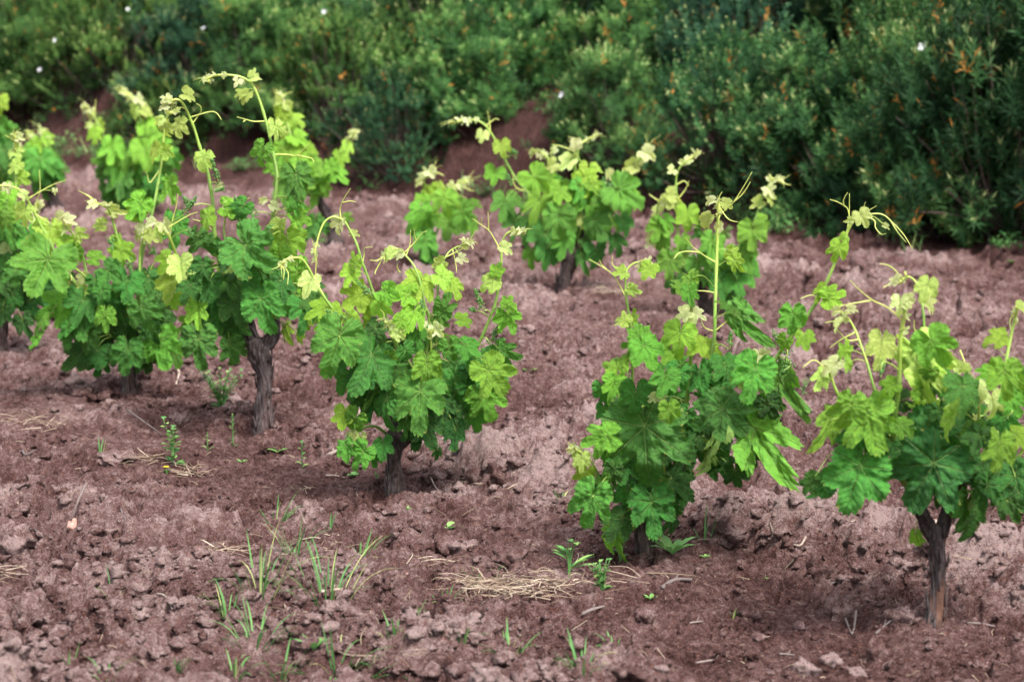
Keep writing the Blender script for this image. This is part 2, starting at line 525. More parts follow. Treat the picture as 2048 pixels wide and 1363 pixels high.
# ------------------------------------------------------------------ ground
def build_ground():
    def axis(parts):
        out = []
        for a, b_, n in parts:
            out.append(np.linspace(a, b_, n, endpoint=False))
        return np.concatenate(out)
    th = axis([(-math.pi, R(-60), 24), (R(-60), R(-19), 60), (R(-19), R(19), 1150), (R(19), R(60), 60), (R(60), math.pi, 24)])
    inv = axis([(1 / 0.01, 1 / 0.4, 4), (1 / 0.4, 1 / 3.6, 40), (1 / 3.6, 1 / 26.0, 1250), (1 / 26.0, 1 / 60, 30), (1 / 60, 1 / 900, 14)])
    r = 1 / inv
    rr, tt = np.meshgrid(r, th, indexing='ij')
    X = rr * np.sin(tt); Y = rr * np.cos(tt)
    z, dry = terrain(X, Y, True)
    far = sstep(30, 60, rr)
    z = z * (1 - far) + far * 1.2
    z = np.where(rr > 300, 1.2, z)
    nr, nc = X.shape
    i = np.arange(nr - 1)[:, None] * nc; j = np.arange(nc)[None, :]; j2 = (j + 1) % nc
    q = np.stack([i + j, i + nc + j, i + nc + j2, i + j2], -1).reshape(-1, 4)
    V = np.stack([X.ravel(), Y.ravel(), z.ravel()], 1)
    acc = Acc()
    C = np.stack([dry.ravel(), dry.ravel() * 0, dry.ravel() * 0], 1)  # soil dryness plus the hedge shade painted into the bank colour
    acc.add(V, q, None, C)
    # close the small hole under the camera
    o = link('ground', mesh_of('ground', acc, M_SOIL))
    o['kind'] = 'structure'
    return o

build_ground()

# ------------------------------------------------------------------ grape leaf
_K = [(0, 1.0), (8, .965), (15, .90), (22, .77), (27, .70), (32, .755), (40, .87), (47, .93), (53, .92), (60, .85), (67, .76), (73, .70),
      (77, .655), (84, .68), (93, .72), (104, .735), (116, .71), (130, .68), (145, .64), (158, .54), (168, .38), (175, .18), (180, .02)]
_KA = np.array([k[0] for k in _K], float); _KR = np.array([k[1] for k in _K])


def leaf_template(na, rings, rs):
    a = np.linspace(-179.5, 179.5, na)
    deep = rs.uniform(1.1, 2.1)
    kr = _KR.copy()
    kr[3:6] = 1 - (1 - kr[3:6]) * deep; kr[10:13] = 1 - (1 - kr[10:13]) * rs.uniform(0.95, 1.45)
    kr[6:10] *= rs.uniform(0.86, 1.02); kr[13:19] *= rs.uniform(0.82, 1.02)
    sk = rs.uniform(-4, 4)
    rad = np.interp(np.abs(a + sk * np.cos(np.radians(a))), _KA, kr)
    tooth = np.abs(((a / 360 * 46 + rs.rand() + 0.4 * np.sin(a / 9)) % 1) - 0.35)
    tooth = np.where(np.abs(a) < 160, 1, .3) * (0.075 - 0.19 * tooth * 0.9)
    big = 0.035 * perlin(a / 14 + rs.rand() * 50, a * 0 + 3.3)
    rad = rad * (1 + tooth * 1.1 + big)
    t = np.concatenate([[0.012], np.linspace(0.16, 1, rings)])
    A, T = np.meshgrid(np.radians(a), t)
    Rr = T * (1 + (rad[None, :] - 1) * np.clip(T * 1.0, 0, 1) ** 0.7) if False else T * rad[None, :]
    x = Rr * np.sin(A); y = Rr * np.cos(A)
    n = len(t)
    i = np.arange(n - 1)[:, None] * na; j = np.arange(na - 1)[None, :]
    q = np.stack([i + j, i + j + 1, i + na + j + 1, i + na + j], -1).reshape(-1, 4)
    return x.ravel(), y.ravel(), q, T.ravel()


_rt = np.random.RandomState(3)
T_HI = [leaf_template(170, 10, _rt) for k in range(14)]
T_MD = [leaf_template(76, 5, _rt) for k in range(10)]
T_LO = [leaf_template(44, 3, _rt) for k in range(4)]


def put_leaf(acc, pos, d, n, L, age, rs, lod=0, curl=1.0, wk=1.0):
    """pos: petiole end; d: midrib direction (not normalised keeps the projected length); n: upper-side normal"""
    T = (T_HI, T_MD, T_LO)[lod]
    x, y, q, t = T[rs.randint(len(T))]
    d = np.asarray(d, float); n = np.asarray(n, float); n /= np.linalg.norm(n)
    dl = np.linalg.norm(d); d = d / dl
    L = L * min(dl, 1.35)
    s = np.cross(d, n)
    wf = rs.uniform(0.76, 1.04) * wk
    r = np.sqrt(x * x + y * y); th = np.abs(np.arctan2(x, y))
    dlt = np.abs(((th + R(25.5)) % R(51)) - R(25.5))
    per = r * np.sin(dlt); al = r * np.cos(dlt)
    bl = 0.17 if age > 0.45 else 0.10
    fold = rs.uniform(-0.12, 0.45) * curl
    if age < 0.2:
        fold += 0.5
    droop = rs.uniform(0.0, 0.75) * curl
    z = fold * np.abs(x) * 0.9 - droop * r * r * 0.55 + 0.22 * (per ** 1.0) * (1 if age > .25 else .6)
    z += bl * 0.6 * perlin(x * 3 + rs.rand() * 90, y * 3 + rs.rand() * 90) + bl * 0.42 * perlin(x * 7 + 9, y * 8 + rs.rand() * 90)
    z += 0.012 * np.cos((al - 0.8 * per) * 2 * np.pi / 0.13) * np.clip(r * 2, 0, 1)
    z += rs.uniform(0.06, 0.18) * np.clip(t - 0.7, 0, 1) * 4 * perlin(np.arctan2(x, y) * 2.6 + rs.rand() * 90, r * 0 + 1.5)
    # bend of the whole blade along the midrib
    bend = rs.uniform(-0.25, 0.95) * curl
    yy = y + 0
    ang = bend * np.clip(y, -0.3, 2)
    y2 = np.sin(ang) / max(abs(bend), 1e-3) * np.sign(bend) if abs(bend) > 0.02 else yy
    y2 = np.where(np.abs(y) > 1e-6, y2, y)
    y2 = np.where(y < -0.3, y, y2)
    z = z - np.where(y > 0, (1 - np.cos(ang)) / max(abs(bend), 0.02) * (1 if bend > 0 else -1), 0)
    tw = rs.uniform(-0.55, 0.55) * curl
    z = z + tw * x * y
    P = np.asarray(pos) + L * (x[:, None] * wf * s + y2[:, None] * d + z[:, None] * n)
    rnd = rs.rand()
    c = np.stack([np.full(len(x), age), np.full(len(x), rnd), t], 1)
    acc.add(P, q, np.stack([x, y], 1), c)


def berry_cluster(acc, P0, P1, rs, rad=0.0035, fat=0.011):
    P0 = np.asarray(P0); P1 = np.asarray(P1)
    L = np.linalg.norm(P1 - P0); n = int(max(30, L / 0.0011))
    ph = np.linspace(0, 2 * np.pi, 6, endpoint=False)
    lat = np.array([-1.2, -0.45, 0.45, 1.2])
    sx = np.concatenate([np.stack([np.cos(l) * np.cos(ph), np.cos(l) * np.sin(ph), np.full(6, np.sin(l))], 1) for l in lat])
    i = np.arange(3)[:, None] * 6; j = np.arange(6)[None, :]
    q = np.stack([i + j, i + (j + 1) % 6, i + 6 + (j + 1) % 6, i + 6 + j], -1).reshape(-1, 4)
    for k in range(n):
        t = rs.rand() ** 0.8
        w_ = fat * (1.05 - t * 0.8) * (0.7 + 0.5 * abs(math.sin(t * 17)))
        o = rs.normal(size=3); o /= np.linalg.norm(o)
        acc.add(sx * rad * rs.uniform(0.6, 1.1) + P0 + (P1 - P0) * t + o * w_, q, None, (rs.rand(), 0, 0))


SRS = np.random.RandomState(11)


def vine(spec, lod):
    """spec keys: base (px,py); trunk/arms 'x,y,r ...' pixel outlines of the old wood; shoots; leaves; fill; tendrils; clusters"""
    rs = np.random.RandomState(spec['seed'])
    bx, by = spec['base']
    if 'dist' in spec:
        r_ = ray(bx, by); B = at_depth(bx, by, spec['dist'])
        B[2] = float(terrain(B[0], B[1]))
    else:
        B = on_ground(bx, by)
    Y0 = B[1]; mpp = Y0 / FPX / math.cos(PITCH)
    root = empty('grape_vine', B - np.array((0, 0, 0.01)), spec['label'], 'grape vine', 'grape vines in the vineyard')
    org = np.array(root.location)
    def W(px, py, dz=0.0):
        return at_depth(px, py, Y0 - dz)
    # ---- old wood
    acc = Acc()
    for k, line in enumerate(spec['wood']):
        pts = [tuple(map(float, a.split(','))) for a in line.split()]
        P = smooth_line([W(p[0], p[1], (p[3] if len(p) > 3 else 0)) for p in pts], 7 if lod else 14)
        rad = [p[2] * mpp * 0.86 for p in pts]
        if k == 0:
            P = np.vstack([P[0] - np.array((0, 0, .08)), P]); rad = [rad[0] * 1.1] + rad
        nseg = (40, 20, 12)[lod]
        c = (spec.get('red', 0.25) if k == 0 else 0.2, (0.1 if k == 0 else 0.8) if lod == 0 else 0.95, 0)
        tube(acc, P, rad, nseg, c, 0.42, rs.rand() * 40)
    # shreds of bark lifting from the stem
    if lod < 2:
        pts = [tuple(map(float, a.split(','))) for a in spec['wood'][0].split()]
        P = smooth_line([W(p[0], p[1]) for p in pts], 8)
        rr = np.interp(np.linspace(0, 1, len(P)), np.linspace(0, 1, len(pts)), [p[2] * mpp for p in pts])
        for k in range(26):
            i = rs.randint(1, len(P) - 2); a = rs.uniform(0, 2 * np.pi)
            dirv = np.array((math.cos(a), math.sin(a), 0))
            q0 = P[i] + dirv * rr[i] * 0.98
            ln = rs.uniform(0.02, 0.06)
            tube(acc, [q0, q0 + np.array((0, 0, ln * .5)) + dirv * 0.004, q0 + np.array((0, 0, ln)) + dirv * rs.uniform(-.001, .010)],
                 [0.0035, 0.0030, 0.0008], 5, (0.2, 0.0, 0), 0.3, k)
    link('trunk', mesh_of('trunk', acc, M_BARK, org), root)
    # ---- shoots
    shoots = []
    for line in spec['shoots']:
        f = line.split('|')
        pts = [tuple(map(float, a.split(','))) for a in f[0].split()]
        r0, r1 = (float(a) for a in f[1].split(','))
        dz1 = float(f[2]) if len(f) > 2 and f[2] else rs.uniform(-0.10, 0.14)
        m = len(pts); hh = np.linspace(0, 1, m)
        P = smooth_line([W(p[0], p[1], dz1 * min(1, h * 1.3) + (0.0 if m < 2 else 0.012 * math.sin(h * 9 + bx))) for p, h in zip(pts, hh)], 7)
        obj_acc = Acc()
        L = np.concatenate([[0], np.cumsum(np.linalg.norm(np.diff(P, axis=0), axis=1))])
        rad = (r0 + (r1 - r0) * (L / L[-1]) ** 0.9) * mpp * 0.5
        # swollen nodes every few centimetres
        rad = rad * (1 + 0.22 * np.exp(-(((L / 0.075) % 1 - 0.5) / 0.10) ** 2))
        k = len(P)
        rad[-1] *= 0.5
        P_ = P
        tube(obj_acc, P_, rad, 8 if lod < 2 else 5, (0.75, 0, 0))
        # stem colour: paler to the tip
        ca = obj_acc.c[-1]; zz = np.linspace(1, 0, k).repeat(8 if lod < 2 else 5)
        ca[:len(zz), 0] = 0.15 + 0.75 * np.clip(zz * 1.5, 0, 1)
        shoots.append(dict(P=P, acc=obj_acc, leaf=Acc(), tend=[], clus=[], L=L))
    allP = np.concatenate([s_['P'] for s_ in shoots]); own = np.concatenate([[i] * len(s_['P']) for i, s_ in enumerate(shoots)])
    loc = np.concatenate([np.arange(len(s_['P'])) for s_ in shoots])
    def nearest(p, wz=0.35):
        d = np.sqrt((allP[:, 0] - p[0]) ** 2 + (allP[:, 2] - p[2]) ** 2 + wz * (allP[:, 1] - p[1]) ** 2)
        i = int(np.argmin(d)); return i, d[i]
    core = Acc(); done = []
    def add_leaf(px, py, Lp, dr, age, fl=''):
        for (qx, qy, qa) in done:
            if 'f' not in fl and abs(qa - age) < 0.4 and math.hypot(qx - px, qy - py) < 0.36 * Lp + 3 and 'n' not in fl:
                return
        done.append((px, py, age))
        Lp *= (0.86 if age < 0.5 else 0.90) * (1.1 if 'f' in fl else 1)
        p = W(px, py); i, dd = nearest(p, 0.0)
        dz = Y0 - allP[i][1]
        if age >= 0.5: dz += rs.uniform(0.03, 0.13)
        else: dz += rs.uniform(-0.02, 0.05)
        if 'b' in fl: dz -= 0.16
        if 'f' in fl: dz += 0.10 if age > .45 else 0.03
        p = W(px, py, dz)
        a = R(dr)
        nx = rs.uniform(-0.85, 0.85); nz = rs.uniform(-0.1, 0.95)
        if 'f' in fl: nx *= 0.45; nz = nz * .5 + .12
        if 'n' in fl:
            nx = (1.6 if rs.rand() < .5 else -1.6) * abs(math.cos(a)) + nx * .4; nz += 1.2 * abs(math.sin(a))
        dx, dzz = math.sin(a), -math.cos(a)
        n = np.array((nx, -1.0, nz))
        d = np.array((dx, dx * nx + dzz * nz, dzz))
        if 'u' in fl:
            n = -n
        put_leaf(s_leafacc(i, dd), p, d, n, Lp * mpp * Y_scale(dz), age, rs, lod, 1.0, 0.6 if 'n' in fl else 1.0)
        petiole(i, p, d, age, dd, Lp)
    def Y_scale(dz): return (Y0 - dz) / Y0
    def s_leafacc(i, dd):
        return shoots[own[i]]['leaf'] if dd < 90 * mpp else core
    def petiole(i, p, d, age, dd, Lp):
        j = max(0, loc[i] - rs.randint(0, 4)) + (i - loc[i])
        a = allP[j]; ln = np.linalg.norm(p - a)
        if ln > 0.32 or ln < 0.004: return
        mid = (a + p) / 2 + np.array((rs.uniform(-.08, .08) * ln, -0.05 * ln, 0.16 * ln))
        dn = np.asarray(d) / np.linalg.norm(d)
        r_ = max(0.0009, min(0.0021, Lp * mpp * 0.014))
        tgt = shoots[own[i]]['acc']
        tube(tgt, smooth_line([a, mid, p + dn * 0.004], 4), [r_ * 1.25, r_, r_], 6 if lod < 2 else 4, (0.35 + 0.3 * age, 0, 0))
    for ent in spec['leaves'].split(';'):
        if not ent.strip(): continue
        f = ent.strip().split(',')
        add_leaf(float(f[0]), float(f[1]), float(f[2]), float(f[3]), float(f[4]), f[5] if len(f) > 5 else '')
    # ---- leaves that fill the head of the vine in depth
    for (cx, cy, rx, ry, n, a0, a1, L0) in spec.get('fill', []):
        for k in range(int(n * (0.50 if lod == 0 else 0.55))):
            u = rs.uniform(0, 2 * np.pi); v = math.sqrt(rs.rand())
            px, py = cx + rx * v * math.cos(u), cy + ry * v * math.sin(u)
            dz = rs.uniform(-1, 0.55) * min(rx, 95) * mpp * math.sqrt(max(0.05, 1 - v * v * 0.8))
            p = W(px, py, dz); i, dd = nearest(p, 1.0)
            age = rs.uniform(a0, a1)
            ang = math.atan2(px - cx, 60 + (py - cy)) * 0.8 + rs.uniform(-.7, .7)
            back = dz < -0.25 * rx * mpp
            ny = -1.0 if not back else rs.choice([-1, 0.6])
            n_ = np.array((rs.uniform(-1.3, 1.3) + math.sin(ang) * .4, ny, rs.uniform(0.1, 1.0)))
            d = np.array((math.sin(ang), 0, -math.cos(ang))); n_ /= np.linalg.norm(n_)
            d = d - n_ * d.dot(n_); d /= np.linalg.norm(d)
            put_leaf(core, p, d, n_, L0 * rs.uniform(0.55, 1.0) * mpp, age, rs, min(2, lod + (1 if dz < 0 else 0)), 1.0)
            a = allP[i]; ln = np.linalg.norm(p - a)
            if 0.01 < ln < 0.3:
                tube(shoots[own[i]]['acc'], smooth_line([a, (a + p) / 2 + np.array((0, 0, .14 * ln)), p], 3), [.0022, .0016], 5, (0.5, 0, 0))
    # ---- tips: a tuft of folded baby leaves and one or two short tendrils
    for s_, line in zip(shoots, spec['shoots']):
        fl = line.split('|')[3] if line.count('|') > 2 else ''
        if 'x' in fl: continue
        P = s_['P']; e = P[-1]; dv = P[-1] - P[-4]; dv /= np.linalg.norm(dv) + 1e-9
        sc = 9.5 * mpp
        for k in range(5):
            pos = P[-1 - k] if k < 4 else P[-1 - min(len(P) - 1, k * 2)]
            dr = dv * 0.5 + rs.normal(size=3) * 0.6; dr /= np.linalg.norm(dr)
            n_ = np.cross(dr, rs.normal(size=3)); n_ /= np.linalg.norm(n_)
            tube(s_['acc'], [pos, pos + dr * sc * 0.35], [.0009, .0007], 4, (0.1, 0, 0))
            put_leaf(s_['leaf'], pos + dr * sc * 0.3, dr, n_, sc * rs.uniform(0.7, 1.5) * (1 if k < 4 else 1.25), rs.uniform(0, .07), rs, max(1, lod), 1.6)
        for k in range(2 if lod < 2 else 1):
            dr = dv + rs.normal(size=3) * 0.35; dr /= np.linalg.norm(dr)
            q0 = P[-2 - k]
            ln = rs.uniform(16, 30) * mpp
            tube(s_['acc'], smooth_line([q0, q0 + dr * ln * .5 + np.array((0, 0, .1 * ln)), q0 + dr * ln + rs.normal(size=3) * .15 * ln], 4), [.0014, .0010, .0005], 5, (0.1, 0, 0))
    for line in spec.get('tendrils', []):
        pts = [tuple(map(float, a.split(','))) for a in line.split()]
        i, dd = nearest(W(*pts[0]), 0.0); dz = Y0 - allP[i][1]
        P = [allP[i]] + [W(p[0], p[1], dz + 0.01 * k) for k, p in enumerate(pts[1:])] if dd < 25 * mpp else [W(p[0], p[1], dz + 0.01 * k) for k, p in enumerate(pts)]
        a = Acc(); tube(a, smooth_line(P, 6), [max(.0021, 1.6 * mpp), max(.0015, 1.1 * mpp), max(.0008, .6 * mpp)], 6, (0.12, 0, 0))
        shoots[own[i]]['tend'].append(a)
    for (x0, y0, x1, y1, fat) in spec.get('clusters', []):
        i, dd = nearest(W(x0, y0), 0.0); dz = Y0 - allP[i][1] + 0.05
        a = Acc(); A0, A1 = W(x0, y0, dz), W(x1, y1, dz + rs.uniform(-.01, .03))
        berry_cluster(a, A0, A1, rs, 2.2 * mpp, fat * 1.25 * mpp)
        st_ = None; tube(shoots[own[i]]['acc'], smooth_line([allP[i], (allP[i] + A0) / 2 + np.array((0, 0, .006)), A0, A1], 5), [.0022, .0016, .0008], 6, (0.5, 0, 0))
        shoots[own[i]]['clus'].append((a, st_))
    for s_ in shoots:
        so = link('shoot', mesh_of('shoot', s_['acc'], M_STEM, org), root)
        if s_['leaf'].n:
            link('foliage', mesh_of('foliage', s_['leaf'], M_LEAF, org), so)
        for a in s_['tend']:
            link('tendril', mesh_of('tendril', a, M_STEM, org), so)
        for a, b_ in s_['clus']:
            link('flower_cluster', mesh_of('flower_cluster', a, M_BERRY, org), so)
    if core.n:
        fo = link('foliage', mesh_of('foliage', core, M_LEAF, org), root)
    return root


VINES = []
VINES.append((0, dict(seed=40, base=(790, 984), label='vine on a short stem above the bare soil left of the big straw patch',
    wood=['790,990,19 791,965,17 790,935,15 788,905,15 797,885,17', '793,893,14 783,872,15 775,865,9', '797,893,11,.01 818,872,11,.02 826,850,10,.02 838,825,7,.02',
          '800,885,10,-.05 790,850,9,-.1 770,820,6,-.12'],
    shoots=['785,860 745,760 700,690 681,650 668,622 645,590 632,570 622,545 606,520 590,515 573,519 561,531|9,4|.12',
            '800,850 800,760 790,690 771,640 752,600 738,560 725,525 714,490 705,470 692,447 682,438 665,434 650,443 640,463 633,488 628,512|8.5,3|.03',
            '815,845 850,720 858,640 850,610 843,577 836,550 825,527 812,512 804,503 790,497 776,505 766,515|8,3.5|.0',
            '822,845 862,740 872,680 874,610 876,575 883,535 892,512 905,498 925,490 941,485|7,2.5|-.08',
            '835,830 900,780 940,720 960,682 978,640 988,615 998,570 1002,535 1003,505 1005,483 1013,468 1026,462 1042,463|9.5,3.5|.04',
            '808,850 830,760 812,715 795,690 785,668 776,652 770,642|7,4|.16',
            '812,850 868,780 864,720 862,690 862,664|6,4|.1', '775,868 750,852 725,856 708,866 700,872|7,4|.06'],
    tendrils=['683,438 680,420 684,405 692,390 701,377', '685,405 700,402 712,404', '815,510 820,488 821,460', '818,497 830,484 843,467 854,462', '832,480 829,470 828,458',
              '1001,503 990,480 977,460 960,448 945,437', '977,460 977,445 976,424', '963,450 963,443 964,436', '722,525 728,510 728,500 731,495 745,494', '640,610 633,560 632,520 628,500 625,482',
              '570,520 568,540 567,560', '573,520 576,545 575,570', '885,520 920,500 942,485', '910,515 912,530 913,545', '800,545 795,537 794,528', '765,515 752,540 750,548', '780,505 755,520 740,520'],
    clusters=[(742, 590, 713, 562, 5), (966, 618, 950, 577, 5.5), (981, 682, 998, 650, 7), (846, 625, 843, 600, 5), (890, 690, 880, 675, 8), (948, 620, 940, 617, 4), (690, 635, 650, 620, 4), (815, 700, 812, 680, 4)],
    leaves='679,671,80,-17,.74,f;742,710,70,-22,.88;700,755,45,5,.8;757,765,62,-25,.74,n;775,800,60,-15,.85;742,795,50,-20,.97;854,726,54,2,.52,f;841,782,76,-4,.76,f;912,755,62,15,.8;970,725,66,40,.78;976,740,62,38,.5,f;'
      '968,790,60,20,.58;950,825,45,8,.75;912,858,46,-5,1;830,848,55,8,.97;852,843,52,14,1;812,845,32,-5,.8;712,835,45,-35,.58;690,825,36,-8,.33,f;720,874,24,-3,.13,f;692,890,32,5,.7;728,903,44,-38,.66,f;745,908,26,10,.8;'
      '765,885,30,-5,.85;842,560,44,-12,.32;840,553,34,140,.36;882,553,42,60,.3;902,570,36,35,.32;815,592,36,-95,.42;828,620,42,-12,.42;818,575,28,-150,.4;720,592,44,-62,.36;762,612,34,8,.38;772,582,30,75,.5;740,600,34,-20,.38;'
      '668,622,30,-140,.36;648,618,32,-80,.36,b;700,632,46,40,.36,b;650,640,34,-50,.38,b;622,560,38,-22,.14;680,445,30,-20,.06;676,447,22,40,.1;710,528,30,-165,.4;700,545,30,-18,.33;705,468,18,85,.14;800,507,22,-70,.04;785,505,26,-50,.16;'
      '882,525,26,-65,.22;893,527,24,35,.22;920,515,16,70,.02;985,562,34,-60,.24;992,545,28,160,.42;1014,628,50,25,.52;1018,622,34,100,.45;1010,620,34,-70,.42;1015,612,26,150,.5;1007,495,26,65,.12;'
      '886,620,42,160,.72;870,640,40,120,.7;922,640,30,85,.45;752,655,44,-18,.9;855,652,22,-20,.02,f;870,655,24,40,.02,f;868,640,20,90,.1,f;768,652,22,-60,.02,f;790,665,26,60,.14,f;900,690,40,20,.7;930,690,40,60,.72;'
      '730,740,45,-30,.95;790,740,42,-5,.85;810,700,36,20,.8;935,770,45,35,.9;880,800,46,10,.97;900,830,42,15,.98;1000,700,40,60,.75;720,790,34,-30,.9;780,710,24,-10,.5;875,900,20,0,.9,b;835,665,35,10,.75;800,640,32,-20,.42',
    fill=[(830, 745, 115, 85, 46, .72, 1, 50), (855, 812, 80, 32, 14, .85, 1, 42), (820, 640, 90, 30, 5, .4, .6, 32)])))

VINES.append((0, dict(seed=51, base=(1292, 1112), label='large vine whose leaves hang to the soil and hide its stem',
    wood=['1290,1118,17 1288,1085,16 1290,1055,16 1300,1010,18', '1300,1015,15 1330,975,14 1350,945,12 1362,925,9', '1295,1015,12,-.03 1275,970,11,-.06 1262,930,8,-.08'],
    shoots=['1285,960 1268,870 1264,800 1265,740 1262,662 1256,620 1252,592 1251,565 1252,545 1259,533 1272,525 1290,525 1303,532|8,3.5|.03',
            '1355,930 1368,840 1378,760 1382,710 1384,672 1384,640 1381,628|12,6|.10', '1355,935 1402,840 1415,745 1428,680 1430,620 1432,560 1434,500 1436,450 1437,402|9,6|-.05',
            '1360,930 1450,860 1500,790 1548,722 1568,692 1590,664 1612,635 1637,596 1655,560 1672,520 1685,490 1694,465 1701,450 1710,438 1722,430|10,6|.02',
            '1285,1000 1240,980 1205,960 1188,930 1174,912 1160,903 1143,895|6,3|.14', '1350,935 1340,880 1325,830 1312,795|5,3|.18', '1355,935 1440,880 1500,780 1511,735 1512,712|5,3|.12|'],
    tendrils=['1251,592 1238,568 1225,548 1205,534 1178,518', '1226,550 1226,530 1225,512', '1212,538 1204,530 1199,520', '1437,438 1450,420 1467,404 1486,375 1504,344', '1467,404 1485,388 1501,364',
              '1431,527 1415,515 1400,505 1385,493 1378,485 1371,473', '1400,505 1385,503 1368,503 1355,508 1348,518', '1443,412 1448,428 1460,440 1476,444', '1441,412 1440,425 1437,440', '1700,448 1696,420 1686,410 1673,403 1660,399',
              '1688,412 1687,400 1695,385', '1694,465 1698,430 1699,387', '1738,425 1762,428 1785,445 1808,470 1825,498', '1782,443 1796,465 1813,485', '1738,427 1748,440 1751,455 1762,468 1772,467', '1585,668 1620,665',
              '1430,665 1410,655 1402,640', '1430,588 1412,582 1392,581', '1437,664 1450,645 1470,630', '1640,595 1622,590 1600,597'],
    clusters=[(1256, 740, 1250, 775, 9), (1226, 790, 1236, 840, 12), (1459, 697, 1462, 664, 6), (1565, 693, 1546, 662, 7), (1575, 703, 1569, 744, 9), (1385, 610, 1377, 600, 5), (1582, 728, 1566, 742, 6)],
    leaves='1380,560,30,180,.52;1366,580,36,-150,.55;1378,580,30,8,.62,f;1372,625,26,-70,.06;1392,628,20,70,.03;1382,635,22,0,.05;1360,665,52,-12,.42,f;1352,660,40,-150,.44;1345,670,40,-75,.42;'
      '1288,690,48,28,.6,f;1280,672,34,-170,.6;1272,690,34,-90,.58;1250,642,28,-115,.24;1242,650,24,-35,.3;1264,640,28,165,.38;1245,545,24,-80,.26;1263,578,22,75,.24;1300,535,32,-32,.32;1283,530,16,-40,.04;'
      '1235,735,42,-160,.46;1232,740,46,-20,.46;1228,765,42,-10,.5;1205,775,40,10,.8;1208,815,34,5,.8;1262,712,24,-40,.42;1415,695,46,75,.36;1412,700,38,20,.6;1402,688,30,-60,.36;1335,718,26,0,.34;1472,628,75,42,.72,n;1462,618,40,-130,.74,n;'
      '1510,738,66,-18,.7,f;1518,740,52,60,.68,f;1505,735,48,-80,.7;1443,817,72,45,.88,f;1440,815,70,-55,.9,f;1446,808,50,150,.86;1289,851,130,2,.86,f;1405,875,84,4,.95;1433,842,76,6,.42,nfu;1415,905,55,8,.4,nu;'
      '1512,858,112,22,.6,n;1525,880,80,30,.62;1535,805,48,25,.97;1560,762,95,37,.72,n;1272,783,52,-2,.84,f;1338,815,36,8,.5,f;1308,792,18,-40,.03,f;1320,795,18,60,.02,f;1214,873,62,-78,.55;1218,890,34,-50,.6;1228,905,52,-12,.97;'
      '1186,990,72,-16,.74,f;1190,985,50,-70,.76;1198,975,34,30,.84;1246,1035,62,-38,.95;1240,1015,50,0,.95;1162,915,34,0,.18;1172,945,38,-18,.35;1205,958,32,20,.7;1195,950,30,-60,.46;1255,980,46,0,.82;1303,1003,76,8,.88,f;'
      '1328,975,72,25,.95;1340,955,50,60,.95;1262,1035,36,-22,.48;1232,1055,60,-3,.48,n;1290,1010,38,-35,.7;1586,627,46,0,.64,f;1592,620,44,75,.62;1578,628,40,-70,.64;1585,615,26,180,.62;1610,672,28,5,.44;1570,680,28,-20,.5;'
      '1678,493,36,-22,.34,f;1690,485,30,70,.32;1658,595,46,105,.36;1645,580,34,-35,.4;1648,572,26,-140,.4;1722,430,26,30,.14,f;1712,432,20,-60,.1;1425,402,20,-70,.03;1448,405,22,60,.18;1418,436,30,-35,.16;1462,505,30,60,.3;1470,520,30,30,.32;'
      '1340,700,30,-30,.5;1355,745,50,-20,.85;1400,745,46,10,.85;1330,750,44,-10,.7;1450,730,50,15,.85;1430,770,46,10,.9;1520,800,30,20,.6;1500,905,46,20,.97;1470,940,46,10,.97;1370,900,50,-15,.95;1250,850,44,-30,.85;1512,712,20,-60,.06,f;1525,708,20,60,.08,f;1490,715,22,-80,.3;'
      '1250,920,50,-15,.9;1295,900,40,5,.95;1215,985,28,0,.8;1230,940,40,-10,.85;1338,1035,38,20,.97;1700,440,14,-80,.1;1770,452,12,60,.1',
    fill=[(1365, 850, 125, 100, 46, .8, 1, 60), (1290, 980, 70, 60, 22, .85, 1, 44), (1400, 755, 90, 36, 9, .6, .9, 42)])))

